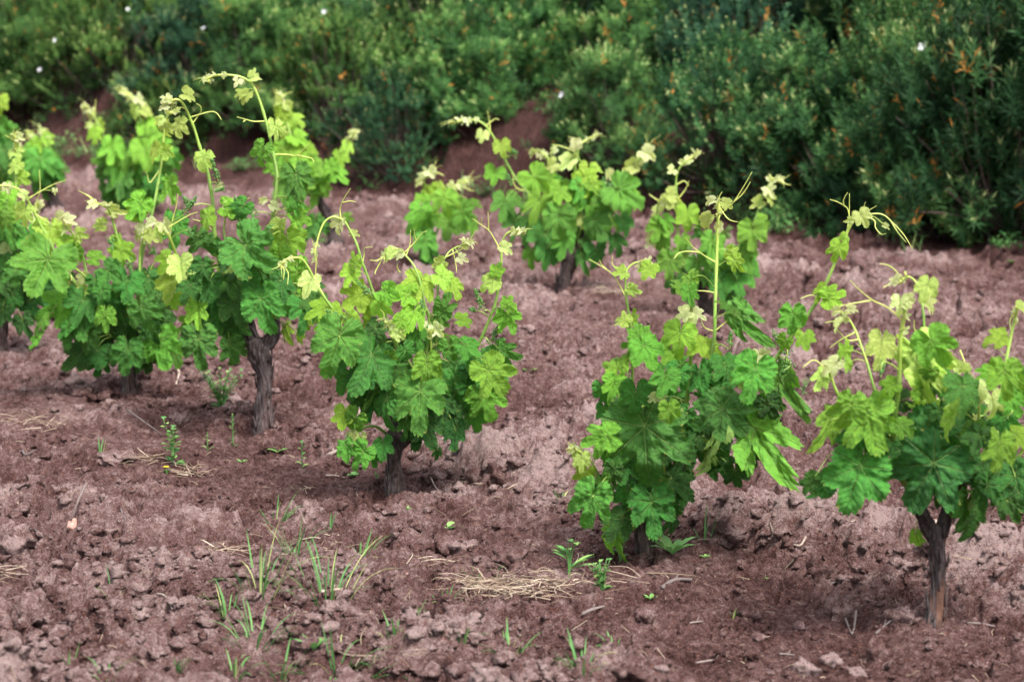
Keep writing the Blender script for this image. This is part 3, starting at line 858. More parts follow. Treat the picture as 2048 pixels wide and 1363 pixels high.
VINES.append((0, dict(seed=63, red=1.0, base=(1870, 1246), label='nearest vine with a tall reddish stem forking under large drooping leaves',
    wood=['1868,1248,21 1872,1215,19 1876,1170,15 1878,1120,16 1874,1080,21 1872,1055,20', '1868,1075,14 1850,1040,13,.01 1835,1010,12,.03 1822,985,9,.05',
          '1882,1070,14 1893,1030,12 1900,995,12 1912,970,13 1932,958,12 1950,962,8', '1930,962,8,-.04 1960,940,8,-.08 1990,920,6,-.1'],
    shoots=['1828,1000 1795,930 1787,880 1790,830 1797,780 1799,735 1800,690 1804,655 1810,625|13,7|.14', '1915,965 1875,850 1858,750 1850,680 1847,630 1843,600 1838,578 1828,560 1815,553 1803,560|9,4|-.06',
            '1825,985 1800,905 1760,810 1745,765 1737,735 1722,690 1708,655 1695,635 1684,625|8,4|-.05', '1825,990 1740,880 1690,810 1672,780 1662,752 1655,738|8,5|.08', '1955,955 1985,880 2003,790 2011,730 2020,680 2029,640 2034,618|9,6|.0',
            '1935,955 1955,880 1958,830 1958,800|9,5|.15', '1950,960 2020,930 2060,880|8,6|.05|x'],
    tendrils=['1808,627 1775,615 1745,600 1720,580 1700,560', '1745,600 1715,605 1676,612', '1803,560 1790,540 1775,530 1760,527', '1800,562 1780,568 1766,575', '1715,690 1695,680 1680,665 1672,655', '1700,680 1680,680 1660,695',
              '1700,640 1675,640 1650,645', '1737,730 1725,700 1716,690', '1655,738 1630,720 1605,735', '1920,700 1928,720 1935,740', '1900,870 1945,900 1950,930', '2034,618 2020,640 2022,660', '1830,700 1830,660 1828,640'],
    clusters=[(1850, 745, 1830, 800, 15), (1765, 725, 1762, 755, 5), (1882, 735, 1886, 755, 8), (2025, 820, 2010, 840, 6)],
    leaves='1721,932,98,-18,.78,f;1715,930,90,-75,.82;1730,935,86,28,.78;1740,925,64,100,.8;1703,808,60,-15,.54,f;1690,800,58,-80,.56;1706,795,50,170,.55;1736,828,82,12,.54,f;1662,838,66,-32,.5,n;1868,925,115,-28,.98,f;1862,920,80,-60,1;1872,935,95,5,.98;'
      '1850,878,100,68,.94;1900,890,70,20,.95;1834,703,105,28,.27,nf;1826,712,60,20,.3,n;1852,812,74,82,.42,n;1925,770,50,5,.82;1935,760,44,60,.82;2010,742,58,0,.5,f;2005,738,48,75,.5;2012,738,48,-75,.5;1957,782,36,-160,.12,f;1984,800,44,12,.13,f;'
      '1908,828,62,-30,.28,nf;1998,885,56,-8,.5,f;1990,880,42,-80,.7;2005,878,46,110,.42;1970,690,10,0,.3;2030,868,42,50,.42;1975,970,60,-20,.93;2002,985,48,10,.88;1936,1005,60,-8,.82;1945,1015,78,4,.84,n;2030,950,70,10,.95;1863,682,62,30,.56,f;'
      '1868,680,56,95,.54;1862,676,46,-165,.55;1855,685,44,-70,.55;1763,682,50,-6,.2,f;1772,678,36,60,.24;1755,678,34,-70,.22;1800,602,28,-10,.08,f;1812,600,24,80,.08;1850,605,34,50,.12;1846,610,30,-20,.14;1855,568,38,-20,.2,f;1862,560,34,70,.22;1846,562,24,-90,.16;'
      '1795,552,18,-30,.02;1788,562,14,-60,.0;1675,622,20,-60,.04;1700,618,20,80,.06;1682,645,26,-40,.1,n;1670,728,34,-50,.06,f;1660,720,30,60,.05;1645,752,46,-42,.24,n;1690,705,32,165,.36;1693,725,30,40,.3;2005,672,38,-85,.32;2012,670,34,80,.32;2036,615,24,60,.16;'
      '1800,850,32,60,.6;1840,780,36,60,.5;1935,735,20,-60,.2;1920,735,18,60,.16;1765,805,26,80,.05,f;1785,770,36,-60,.42;1770,860,40,-20,.85;1800,900,40,-30,.92;1860,855,44,-20,.92;1960,870,46,-20,.92;1930,930,46,-20,.95;1965,920,40,0,.92;1625,960,40,-30,.8;1832,1070,34,5,.45;'
      '1710,880,50,-40,.85;1750,870,50,10,.85;1890,980,40,5,.95;1820,935,40,0,.98;2020,800,40,30,.6;2038,760,46,20,.6;1975,745,30,-60,.5;1900,760,40,-30,.8;1860,740,30,-30,.55;1650,970,50,-75,.85;2015,1000,46,20,.93;1945,855,36,-20,.7;1880,820,44,10,.9',
    fill=[(1850, 830, 120, 65, 26, .7, 1, 58), (1975, 880, 85, 60, 22, .75, 1, 54), (1730, 880, 60, 60, 8, .6, .9, 55)])))

VINES.append((0, dict(seed=74, base=(527, 862), label='vine with the tallest arching shoots on a thick bare forked grey stem',
    wood=['528,864,20 528,835,18 528,795,16 529,755,16 522,725,21 513,700,23 507,680,20', '505,690,14 497,668,12 494,652,8', '518,700,15 538,683,15 548,662,13 553,640,8', '505,690,10,-.03 480,670,11,-.06 458,660,12,-.08 442,668,8,-.08',
          '512,680,9,-.06 495,635,9,-.08 478,612,9,-.08'],
    shoots=['478,612 458,570 440,522 430,480 427,440 425,400 418,358 410,325 399,292 390,262 381,238 372,218 362,203 350,199 340,206|12,4|.04', '550,640 540,560 541,480 546,430 552,380 554,350 548,315 539,270 529,232 518,198 506,172 492,159 472,152 450,150 428,152 406,160|10,4|-.05',
            '545,650 510,620 496,590 491,540 490,510 496,492 508,483 522,482 536,476|8,3|.13', '460,655 430,645 405,625 388,607 372,565 356,520 343,485 334,466 322,452|10,6|.15', '470,620 455,560 452,500 448,460 452,430 456,418|6,3|-.04'],
    tendrils=['386,246 396,232 402,223 401,213 393,207', '402,225 418,224 433,226 443,240', '546,308 572,309 594,311 605,301 617,288', '594,311 610,314 624,317 628,325', '524,247 508,243 492,239 474,234', '490,241 486,244', '553,356 575,345 592,333',
              '338,470 345,440 352,415 356,388', '352,440 375,432 395,424', '360,523 340,520 331,515 328,505', '428,460 405,445 385,438', '498,480 520,470 541,474', '410,158 420,162 406,163', '452,438 470,410 500,395', '440,515 410,495 383,487', '546,430 560,420 590,412', '495,475 478,450'],
    clusters=[(437, 365, 424, 320, 6), (446, 376, 430, 383, 4), (588, 400, 578, 362, 7), (478, 440, 470, 395, 5), (487, 400, 480, 460, 9), (365, 430, 392, 395, 6), (508, 425, 505, 440, 6), (585, 435, 612, 425, 4), (375, 460, 385, 470, 5), (380, 410, 368, 395, 6), (530, 460, 545, 450, 5)],
    leaves='362,527,40,8,.18,f;356,522,34,70,.18;352,525,32,-60,.22;346,560,48,-18,.3;345,597,32,0,.36;397,618,42,2,.42,f;392,610,38,85,.42;392,612,36,-80,.42;397,678,62,2,.82,f;392,690,50,-35,.82;460,690,48,10,.84;522,598,64,14,.78,f;'
      '482,528,30,2,.13,f;488,524,26,80,.14;474,524,24,-80,.13;450,536,24,-40,.4;605,612,48,10,.84;620,600,40,60,.84;575,480,62,14,.46,b;600,545,66,18,.5,b;490,490,76,50,.8;440,590,56,-10,.9;470,600,50,20,.92;350,442,54,10,.76,b;415,432,40,-60,.42;455,414,44,80,.46;'
      '486,412,40,-45,.78;560,445,26,-10,.2;548,447,22,-80,.22;527,298,42,-20,.6;520,300,28,-70,.62;550,250,38,12,.2;560,262,26,70,.24;495,190,26,-42,.2;484,186,16,-80,.2;505,155,22,110,.16;447,148,12,10,.04;475,162,14,-20,.0;592,348,52,15,.76;600,345,40,60,.78;'
      '408,312,34,-22,.24;414,308,26,60,.24;358,245,36,-12,.2;372,190,26,70,.18;333,212,22,-80,.02;340,215,20,10,.0;335,200,18,-130,.04;590,400,30,10,.7;530,400,16,-60,.02;545,410,16,60,.02;460,410,18,-70,.02;470,420,18,60,.02;440,372,14,-60,.02;'
      '425,485,40,-20,.86;520,540,46,0,.9;560,560,50,20,.92;540,600,44,30,.9;420,560,50,-20,.93;380,570,36,-20,.9;470,650,40,10,.88;590,430,40,60,.5;430,640,30,-20,.85;575,600,30,-10,.75;612,640,26,10,.42;570,655,36,15,.4,n;'
      '405,530,46,-10,.9;500,560,44,5,.86;385,640,44,-60,.55,n;400,660,30,-60,.9;475,550,30,-10,.7;340,515,34,-30,.4;600,670,20,10,.4;345,460,44,60,.8,b;510,510,30,60,.5;305,445,20,-70,.02;330,450,22,40,.08;320,460,20,0,.2;560,505,40,0,.5;395,470,44,-10,.85;618,570,40,50,.92,b',
    fill=[(480, 560, 105, 62, 40, .78, 1, 50), (425, 605, 64, 45, 14, .85, 1, 42), (570, 580, 50, 40, 9, .85, 1, 44)])))

VINES.append((0, dict(seed=85, base=(257, 792), label='vine with a dark leafy skirt just left of the forked bare stem',
    wood=['257,796,17 257,775,15 256,745,14 254,710,15', '254,720,12 245,690,11 240,665,8', '256,720,11 268,690,10 276,660,7'],
    shoots=['250,670 252,600 248,560 244,518 236,480 228,450 222,428 214,416 202,409 190,405|9,4|.1', '268,670 275,600 280,540 290,480 303,430 314,380 322,330 327,280 331,246 338,228 350,222|9,4|-.1', '246,680 215,625 197,595 184,573 172,556 155,540 140,534 128,530|8,3.5|.15',
            '245,685 205,640 185,570 172,540 163,500 150,474 138,458 130,448|7,4|.05', '243,690 190,620 155,572 118,520 98,480 80,448 66,420 52,395 35,378 12,371 -8,372|10,4|.1', '272,680 278,600 279,545 281,500 290,470 300,455|8,4|.02', '250,690 205,660 165,630 130,602|5,3|.12|x'],
    tendrils=['192,406 180,395 170,388 157,381', '192,404 178,392 165,386', '70,428 74,400 80,382 79,340', '79,388 95,375 112,367 132,360', '74,425 90,440 105,448', '140,534 142,550 143,562', '138,534 134,550 133,560', '190,405 182,412 175,416',
              '320,345 300,365 295,350 292,345', '305,420 285,440 275,450', '300,455 280,470', '262,670 300,540 330,512'],
    clusters=[(272, 415, 285, 440, 8), (220, 475, 226, 500, 5), (258, 520, 262, 545, 6), (300, 495, 312, 510, 7)],
    leaves='212,628,36,0,.56,f;205,622,34,-75,.56;220,622,34,75,.54;283,615,48,20,.8,f;276,612,44,-60,.8;292,608,42,95,.78;50,422,36,-8,.24,f;58,418,26,70,.24;95,520,74,-22,.68,f;130,602,50,-62,.6;95,625,60,-48,.62,n;82,668,44,-40,.56,n;175,632,76,-48,.84,n;'
      '178,662,48,-22,.86;193,700,48,-42,.95;200,720,40,-10,.95;255,697,50,-8,.84,f;262,690,44,70,.85;290,712,46,20,.95;170,555,24,-60,.1,f;178,553,22,70,.1;168,580,40,-30,.24;160,575,28,-75,.24;205,580,30,-10,.8,f;185,515,30,90,.52;100,455,46,8,.3;'
      '112,462,34,60,.32;130,480,36,70,.36;155,468,24,85,.24;320,680,66,12,.62;225,418,28,72,.13;202,448,28,-82,.22;186,408,14,-60,.02;342,368,46,10,.5;334,360,40,80,.48;345,372,34,-70,.52;315,298,32,-30,.3;330,300,26,60,.28;282,405,44,-40,.5;270,420,40,10,.46;'
      '330,250,30,-10,.2;322,240,22,-60,.16;133,440,26,60,.02;124,432,22,-50,.04;120,470,34,20,.2;240,500,40,60,.42;230,490,30,90,.4;150,500,30,-20,.55;215,540,40,60,.8;255,560,44,5,.85;165,600,44,-20,.9;190,560,36,20,.85;320,590,40,15,.88;'
      '235,590,40,-10,.92;265,650,40,0,.9;225,660,44,-20,.92;300,650,44,20,.92;170,700,46,-50,.95;232,704,34,-15,.97;275,712,30,15,.97;312,705,30,25,.6;215,600,30,0,.85;300,560,40,30,.88;140,650,40,-50,.8;345,700,40,30,.7;130,530,14,-80,.02;282,465,24,-60,.22;300,470,24,50,.2;'
      '285,455,18,-40,.02;110,380,10,0,.05;15,372,16,10,.02;45,388,20,60,.12;330,640,36,40,.9',
    fill=[(240, 620, 95, 85, 44, .8, 1, 46), (175, 575, 55, 45, 10, .7, .95, 40), (248, 668, 62, 28, 9, .88, 1, 38), (300, 575, 45, 42, 8, .8, .95, 40), (120, 480, 40, 40, 5, .3, .5, 34)])))

VINES.append((0, dict(seed=96, base=(-2, 706), label='vine cut off by the left edge of the front row, dark stem against the soil',
    wood=['-2,710,15 0,680,14 6,630,15 14,590,14', '14,600,11 25,565,10 32,545,7', '8,610,10 -15,575,9 -30,550,7'],
    shoots=['25,560 28,500 30,440 31,380 33,330 31,295 28,270|8,4|.0', '20,565 50,500 62,460 72,430 78,410|7,4|-.08', '-20,560 -10,480 0,420 5,380|8,4|.1', '30,555 60,540 75,525|6,4|.06|x'],
    tendrils=['29,282 20,276 10,270', '28,272 27,262 28,255', '72,430 90,410'],
    clusters=[(5, 400, 10, 425, 7), (35, 460, 38, 480, 5)],
    leaves='32,540,40,-5,.8,f;38,538,36,80,.8;25,590,36,0,.9;50,590,62,12,.96;34,328,28,-50,.24;38,350,26,40,.3;20,450,44,10,.75;60,470,46,15,.72;70,500,50,20,.85;10,500,48,-5,.85;-5,560,50,-10,.92;14,496,22,-10,.1,f;30,410,30,-30,.3;60,600,44,30,.97;'
      '80,570,44,30,.92;5,620,34,-10,.95;45,640,36,25,.97;28,300,20,40,.2;36,272,16,60,.05;20,380,34,-40,.45;-8,610,46,0,.95;-10,400,40,10,.5;90,530,34,40,.8;15,430,34,-50,.6',
    fill=[(30, 530, 75, 80, 34, .78, 1, 46), (0, 440, 60, 50, 12, .6, .85, 42), (50, 590, 50, 35, 10, .9, 1, 42)])))

# the row behind, out of focus
VINES.append((1, dict(seed=101, base=(1126, 577), label='full leafy vine of the back row, dark leaning stem beside a pale patch of straw',
    wood=['1126,580,15 1128,562,14 1133,545,15 1142,520,17 1150,500,15', '1145,510,12 1130,485,10 1120,465,7', '1150,505,12 1165,480,10 1180,455,7'],
    shoots=['1125,470 1100,440 1075,408 1055,385 1035,362 1018,335 1003,305 990,280 978,260 966,247 950,240 930,241 905,245|7,3|.0', '1145,480 1148,400 1150,345 1150,310 1148,288|7,4|.05', '1135,480 1120,400 1112,345 1102,325 1088,308 1070,303|6,3|-.05',
            '1170,470 1195,420 1235,380 1262,345 1280,318 1300,292|7,4|.02', '1155,480 1175,400 1168,340 1155,310 1165,285 1190,272|5,3|-.04'],
    tendrils=['978,262 979,245 975,222', '979,243 990,238 998,240', '1150,300 1120,292 1103,290', '1160,285 1180,275 1197,270', '1052,385 1030,372 1025,345', '905,245 895,246'],
    clusters=[(1020, 365, 1010, 345, 6), (1030, 310, 1025, 300, 5)],
    leaves='1003,290,26,10,.3,f;994,288,22,-70,.3;965,268,20,-10,.14;935,240,12,0,.02;953,238,10,0,.02;990,345,28,-10,.55;998,340,24,60,.52;1008,402,38,-5,.74;1022,398,32,60,.74;1030,440,40,-10,.86;1068,352,40,42,.5,f;1105,328,24,-60,.14;1112,325,26,20,.16;1138,322,26,-50,.12;'
      '1148,320,24,40,.12;1175,340,34,-10,.3;1168,355,40,5,.35,f;1190,335,24,90,.3;1238,380,50,60,.66,f;1220,375,46,-30,.68;1255,405,42,30,.6;1118,430,50,-5,.68,f;1130,475,46,-10,.68,f;1140,470,40,60,.68;1190,440,42,15,.78;1175,400,36,10,.62;1062,505,34,-5,.6;1090,470,46,-15,.84;1095,495,40,-5,.86;'
      '1192,500,40,5,.86;1165,510,30,5,.86;1230,480,38,25,.88;1245,440,36,30,.86;1080,400,46,-20,.5;1060,450,40,-30,.84;1215,345,20,20,.1;1262,330,26,-60,.14;1290,305,26,60,.06;1285,310,24,-40,.08;1275,325,20,10,.08;1150,285,20,0,.02,f;1142,288,18,-60,.04;1158,290,18,60,.1;1110,300,14,-60,.05;1140,380,44,0,.6;'
      '1205,400,40,40,.7;1120,380,34,-20,.5;1100,360,32,-60,.45;1270,395,34,40,.5;1185,370,34,60,.5;1165,440,20,0,.15,f',
    fill=[(1148, 420, 88, 72, 40, .62, .95, 42), (1140, 475, 70, 25, 12, .82, 1, 34)])))
VINES.append((1, dict(seed=112, base=(1420, 628), label='airy back row vine behind the tall bare shoot of the large front vine',
    wood=['1424,632,15 1412,610,13 1398,585,13 1388,560,12', '1390,570,10 1375,545,8', '1394,570,10 1415,545,9'],
    shoots=['1378,550 1360,500 1355,450 1354,400 1352,370 1354,348 1362,332 1376,320 1394,308|6,3|.0', '1410,550 1470,500 1505,450 1518,415 1524,390 1532,375 1548,364 1560,360|6,3|.0', '1385,550 1340,500 1320,450 1315,415 1325,398 1345,392|6,3|.05', '1400,555 1430,500 1440,450|6,4|-.05'],
    tendrils=['1376,320 1385,312 1400,306', '1370,325 1385,315 1396,300', '1352,370 1368,362 1378,372', '1315,400 1300,390 1298,388', '1560,362 1572,368 1582,370', '1355,400 1370,380 1378,362'],
    leaves='1375,425,38,0,.4,f;1385,420,32,70,.4;1332,398,26,-20,.12;1348,400,30,20,.15;1342,390,24,90,.18;1320,450,38,-20,.56;1330,440,30,40,.56;1505,460,42,-5,.55,f;1512,450,36,80,.55;1495,455,34,-80,.55;1340,520,40,-5,.62,f;1350,530,34,50,.62;1425,480,44,-10,.6,f;1410,485,38,-60,.62;'
      '1480,500,44,20,.62;1495,535,46,15,.7;1350,560,36,-10,.8;1440,560,42,10,.85;1305,470,18,-20,.04;1318,485,20,20,.08;1302,485,16,-60,.02;1395,520,40,5,.7;1470,555,38,15,.75;1345,340,14,-60,.1;1362,325,14,60,.04;1535,395,22,30,.16;1518,405,24,-60,.16;1526,402,20,60,.18;1538,378,18,30,.06;1450,530,40,0,.7;'
      '1380,575,34,-10,.85;1325,480,34,-30,.6;1500,490,36,10,.6;1318,420,24,-50,.15;1460,590,30,10,.85;1520,440,24,60,.5;1365,480,30,20,.55;1540,355,14,40,.02;1430,520,34,10,.65',
    fill=[(1415, 510, 95, 60, 26, .55, .85, 38), (1400, 560, 60, 30, 8, .8, .95, 34)])))
VINES.append((1, dict(seed=123, base=(856, 530), label='small sparse vine of the back row with two separate bunches of round leaves',
    wood=['857,532,11 857,518,10 858,505,9 858,490,7'],
    shoots=['857,495 848,450 846,410 850,380 848,360 856,350 868,344|5,3|.02', '859,495 880,450 895,410 905,382 918,368 932,362|5,3|.0', '857,495 870,440 885,400|4,3|.05|x', '857,500 850,490 845,480|4,3|.05|x'],
    tendrils=['868,344 882,348 888,352', '920,368 935,378 948,382'],
    leaves='842,420,38,-10,.56,f;850,425,36,50,.58;830,415,34,-60,.56;845,400,26,170,.5;888,395,38,5,.5,f;898,392,34,75,.5;875,395,30,-60,.46;922,420,42,5,.64,f;932,415,34,70,.64;908,425,34,-50,.66;855,382,28,60,.32;846,378,24,-40,.28;870,378,26,60,.33;850,478,40,5,.7,f;840,480,34,-50,.7;864,480,34,50,.68;'
      '858,500,30,10,.75;838,445,36,-10,.62;900,445,34,-20,.66;918,440,34,30,.66;846,352,14,-60,.04;862,345,16,30,.04;905,372,18,-40,.1;918,368,18,60,.04;930,410,24,60,.36;840,365,18,-60,.1;880,370,24,20,.3;856,430,30,20,.6;848,510,24,-10,.75',
    fill=[(850, 430, 38, 35, 8, .55, .7, 32), (915, 425, 38, 30, 8, .55, .7, 32), (853, 485, 28, 22, 5, .65, .8, 28)])))
VINES.append((1, dict(seed=134, base=(670, 490), label='back row vine with a bare left-leaning stem and one shoot rising right',
    wood=['674,494,15 668,470,12 660,445,11 650,420,10 636,395,8', '648,418,7 640,405,6 628,392,5'],
    shoots=['636,395 650,370 662,345 675,322 688,300 698,280 706,266|6,3|.0', '632,395 612,360 598,325 585,280 572,240 564,205 560,190|7,3|-.05', '630,395 600,380 575,350 560,320|5,3|.05|x', '655,430 640,440 628,450|3,2|.05|x'],
    tendrils=['562,200 555,190 548,182', '562,196 572,188 585,184'],
    leaves='600,330,46,-5,.48,f;612,325,36,70,.48;585,320,36,-50,.46;622,342,42,10,.54;640,352,36,10,.56;660,330,32,10,.5;668,345,30,60,.52;680,312,28,10,.42;690,308,26,80,.42;694,290,26,0,.3;702,285,22,60,.28;700,268,16,40,.1;692,270,16,-40,.12;562,292,34,10,.46;576,245,34,-10,.3;585,235,28,60,.32;'
      '566,220,30,10,.33;560,205,18,-60,.16;632,440,34,5,.8;625,455,30,-20,.8;640,450,26,40,.8;580,300,44,-10,.46;555,330,44,-5,.5;600,360,44,0,.6;628,372,34,10,.6;575,365,44,-10,.65;610,300,28,40,.45;648,372,24,20,.55;592,275,30,60,.42;575,210,18,60,.15;690,435,16,80,.5,b;700,262,10,0,.02;615,470,26,-20,.82',
    fill=[(590, 330, 50, 55, 20, .42, .65, 38), (635, 365, 35, 20, 6, .5, .65, 28), (632, 455, 20, 22, 5, .75, .9, 28)])))
VINES.append((1, dict(seed=145, base=(262, 436), label='bushy back row vine with yellow tips left of the tallest shoots',
    wood=['262,440,12 260,420,11 256,400,10', '257,405,9 240,385,7', '258,402,8 272,385,6'],
    shoots=['245,390 228,340 215,295 203,262 192,240 182,225 172,216|6,3|.0', '265,395 285,330 288,290 284,255 277,225 271,205 262,192 240,182|7,3|.0', '268,395 310,340 325,300|5,3|-.05|x'],
    tendrils=['262,192 250,185 232,180', '265,190 250,178 235,170', '275,200 290,205 298,216', '190,235 190,215 192,200'],
    leaves='225,290,40,-5,.5,f;235,285,34,60,.48;212,290,32,-50,.5;208,335,42,-15,.78;252,312,44,-5,.6;290,300,42,10,.5,f;300,310,38,60,.6;275,340,46,0,.72;245,355,48,-8,.8;270,380,50,5,.84;320,330,42,15,.74;305,360,44,10,.84;230,385,40,-20,.84;190,265,28,0,.36;182,262,26,-20,.3;198,248,22,40,.3;'
      '186,232,16,-40,.14;175,218,14,-60,.04;270,220,28,-20,.22;262,215,22,-60,.24;288,222,22,60,.2;292,250,34,10,.42;300,245,28,70,.44;285,258,28,-60,.42;275,196,16,40,.05;262,193,14,-40,.04;340,310,36,30,.74;240,330,40,-10,.66;215,310,30,-60,.7;295,275,30,60,.5;250,415,30,-5,.85;320,290,30,60,.5;180,250,14,-70,.12',
    fill=[(265, 340, 75, 60, 34, .6, .88, 42), (255, 395, 45, 30, 12, .8, .95, 38)])))
VINES.append((1, dict(seed=156, base=(114, 414), label='rounded back row vine near the left edge with a leaning dark stem',
    wood=['116,417,12 108,402,11 99,386,10 92,372,8'],
    shoots=['92,375 85,340 80,310 72,285 62,268|5,3|.0', '94,372 105,330 100,290 92,270 82,262|5,3|.0', '92,375 60,350 48,320 40,300|5,3|.05'],
    tendrils=['62,268 55,262 48,262', '84,262 92,258 98,268'],
    leaves='80,318,42,-5,.72,f;95,312,36,60,.66;65,322,36,-50,.74;75,345,42,-8,.8;98,345,38,10,.78;60,300,30,-20,.56;90,300,30,20,.5;72,285,24,-40,.36;92,275,22,50,.3;98,270,24,40,.3;62,270,16,-60,.1;50,330,38,-20,.8;105,330,34,40,.75;85,365,30,0,.85;84,298,26,-20,.36;46,345,34,-30,.8;64,266,12,0,.02',
    fill=[(78, 330, 40, 38, 20, .68, .9, 34)])))
VINES.append((1, dict(seed=167, base=(-55, 480), dist=14.0, label='vine mostly outside the frame, only leaves showing at the upper left edge',
    wood=['-55,484,12 -52,460,11 -50,430,10'],
    shoots=['-50,430 -30,360 -12,290 -5,240 0,200|6,3|.0', '-50,430 -45,350 -50,290|5,3|.0', '-48,430 -10,380 10,330 20,300|5,3|.05'],
    tendrils=[],
    leaves='0,200,30,-5,.34,f;4,195,24,60,.3;2,245,34,10,.72;12,255,30,50,.74;-5,280,40,-5,.78;8,300,34,10,.85;-20,330,44,0,.8;15,330,30,20,.8;-30,290,40,-20,.7;-50,350,44,0,.8;-20,380,44,0,.85;-60,400,44,0,.85',
    fill=[(-30, 350, 55, 60, 24, .65, .9, 38)])))

for lod_, sp_ in VINES:
    vine(sp_, lod_)

# ------------------------------------------------------------------ hedge shrubs on the bank
def make_shrub(seed, kind, n_cl=92):
    """returns (foliage mesh, branches mesh); unit: about 1.5 m wide, 1.4 m tall. kind 0 narrow leaves, 1 small rounder leaves"""
    rs = np.random.RandomState(seed)
    fol = Acc(); br = Acc()
    Vs = []; Cs = []
    for k in range(n_cl):
        u = rs.uniform(0, 2 * np.pi); cz = rs.uniform(-0.70, 1.0)
        rr = math.sqrt(max(0.0, 1 - max(cz, -0.2) ** 2)) if cz > 0 else 1.0
        shell = rs.uniform(0.62, 1.06)
        lob = 1 + 0.22 * math.sin(u * 3 + seed) + 0.12 * math.sin(u * 5 + seed * 2 + cz * 4)
        c = np.array((0.70 * rr * math.cos(u) * shell * lob, 0.70 * rr * math.sin(u) * shell * lob, 0.55 + 0.72 * cz * shell))
        if rs.rand() < 0.18: c *= np.array((0.6, 0.6, 0.9))
        out = c - np.array((0, 0, 0.25)); out /= np.linalg.norm(out)
        crand = rs.rand()
        base = np.array((0.10 * math.cos(u), 0.10 * math.sin(u), 0.0))
        mid = (base + c) / 2 + np.array((0, 0, -0.05)) + rs.normal(size=3) * 0.05
        tube(br, smooth_line([base, mid, c], 4), [0.016, 0.009, 0.003], 5)
        cr = rs.uniform(0.10, 0.22)
        for s_ in range(rs.randint(12, 20)):
            o = rs.normal(size=3); o /= np.linalg.norm(o)
            st0 = c + o * cr * rs.rand() ** 0.5 * np.array((1, 1, .9))
            ax = out * 0.6 + o * 0.6 + np.array((0, 0, 0.75)); ax /= np.linalg.norm(ax)
            sl = rs.uniform(0.07, 0.20); nl = rs.randint(16, 26)
            t = np.sort(rs.rand(nl))
            a = rs.uniform(0, 2 * np.pi) + np.arange(nl) * 2.4
            e1 = np.cross(ax, (0.3, 0.5, 0.8)); e1 /= np.linalg.norm(e1); e2 = np.cross(ax, e1)
            side = np.cos(a)[:, None] * e1 + np.sin(a)[:, None] * e2
            opn = (0.95 - 0.6 * t)[:, None]
            d = ax * (1 - opn * 0.6) + side * opn; d /= np.linalg.norm(d, axis=1)[:, None]
            L = (rs.uniform(0.05, 0.105, nl) if kind == 0 else rs.uniform(0.030, 0.055, nl)) * (1.1 - 0.45 * t)
            W_ = L * (0.17 if kind == 0 else 0.38)
            p0 = st0 + ax * (sl * t)[:, None]
            sd = np.cross(d, ax); sd /= np.linalg.norm(sd, axis=1)[:, None] + 1e-9
            nn = np.cross(sd, d)
            mid_ = p0 + d * (L * 0.45)[:, None] + nn * (L * 0.06)[:, None]
            tip = p0 + d * L[:, None] - nn * (L * 0.12)[:, None]
            q4 = np.stack([p0, mid_ + sd * (W_ * 0.5)[:, None], tip, mid_ - sd * (W_ * 0.5)[:, None]], 1)
            lt = np.clip(0.15 + 0.75 * t * (0.4 + 0.6 * crand) + rs.uniform(-.15, .2, nl), 0, 1)
            kd = np.zeros(nl)
            dead = rs.rand() < 0.022
            kd[rs.rand(nl) < (0.5 if dead else 0.004)] = 1
            if crand > 0.6: kd[(t > 0.86) & (rs.rand(nl) < 0.5)] = 2
            Vs.append(q4.reshape(-1, 3)); Cs.append(np.stack([np.full(nl, crand), lt, kd], 1).repeat(4, 0))
    V = np.concatenate(Vs); C = np.concatenate(Cs)
    fol.add(V, np.arange(len(V)).reshape(-1, 4), None, C)
    return mesh_of('foliage', fol, M_SHRUB, smooth=False), mesh_of('branches', br, M_WOOD)


def make_flower(seed):
    rs = np.random.RandomState(seed); a = Acc()
    for k in range(5):
        u = k * 2 * np.pi / 5
        d = np.array((math.cos(u), math.sin(u), 0.25)); s_ = np.array((-math.sin(u), math.cos(u), 0)); n = np.array((0, 0, 1.0))
        tt = np.linspace(0, 1, 5); ww = np.array([0.15, .6, .95, .9, .45])
        v = []
        for t, w_ in zip(tt, ww):
            for e in (-1, 0, 1):
                v.append(d * t * 0.030 + s_ * e * w_ * 0.014 + n * (0.012 * t * t + abs(e) * 0.002 + rs.uniform(-.001, .001)))
        q = [[i * 3 + j, i * 3 + j + 1, i * 3 + j + 4, i * 3 + j + 3] for i in range(4) for j in range(2)]
        a.add(np.array(v), q, None, (rs.rand(), 0, 0))
    return mesh_of('flower', a, M_PETAL)


SH = [make_shrub(200 + k, kd) for k, kd in enumerate([0, 0, 1, 0, 1, 1])]
FL = make_flower(5)
HR = np.random.RandomState(77)


def shrub(s, t, size, mesh, tint, rot, label, hz=1.0, flowers=0, sink=0.0):
    x, y = from_st(s, t)
    z = float(terrain(x, y)) - 0.03 - sink
    root = empty('shrub', (x, y, z), label, 'shrub', 'shrubs of the hedge on the bank')
    root.rotation_euler = (0, 0, rot); root.scale = (size, size, size * hz)
    f = link('foliage', SH[mesh][0], root); f.color = tint + (1,)
    b_ = link('branches', SH[mesh][1], root)
    for k in range(flowers):
        # on the side of the bush that faces the field
        a = HR.uniform(-1.1, 1.1) - math.pi / 2 - 0.3 - rot; cz = HR.uniform(0.0, 0.95)
        rr = math.sqrt(1 - cz * cz) * 0.80
        fl = link('flower', FL, root, (rr * math.cos(a), rr * math.sin(a), 0.55 + 0.8 * cz))
        fl.rotation_euler = (HR.uniform(0.4, 1.3), 0, a + math.pi / 2)
        sc_ = HR.uniform(0.8, 1.25) / size; fl.scale = (sc_ * .75, sc_ * .75, sc_ * .75)
    return root


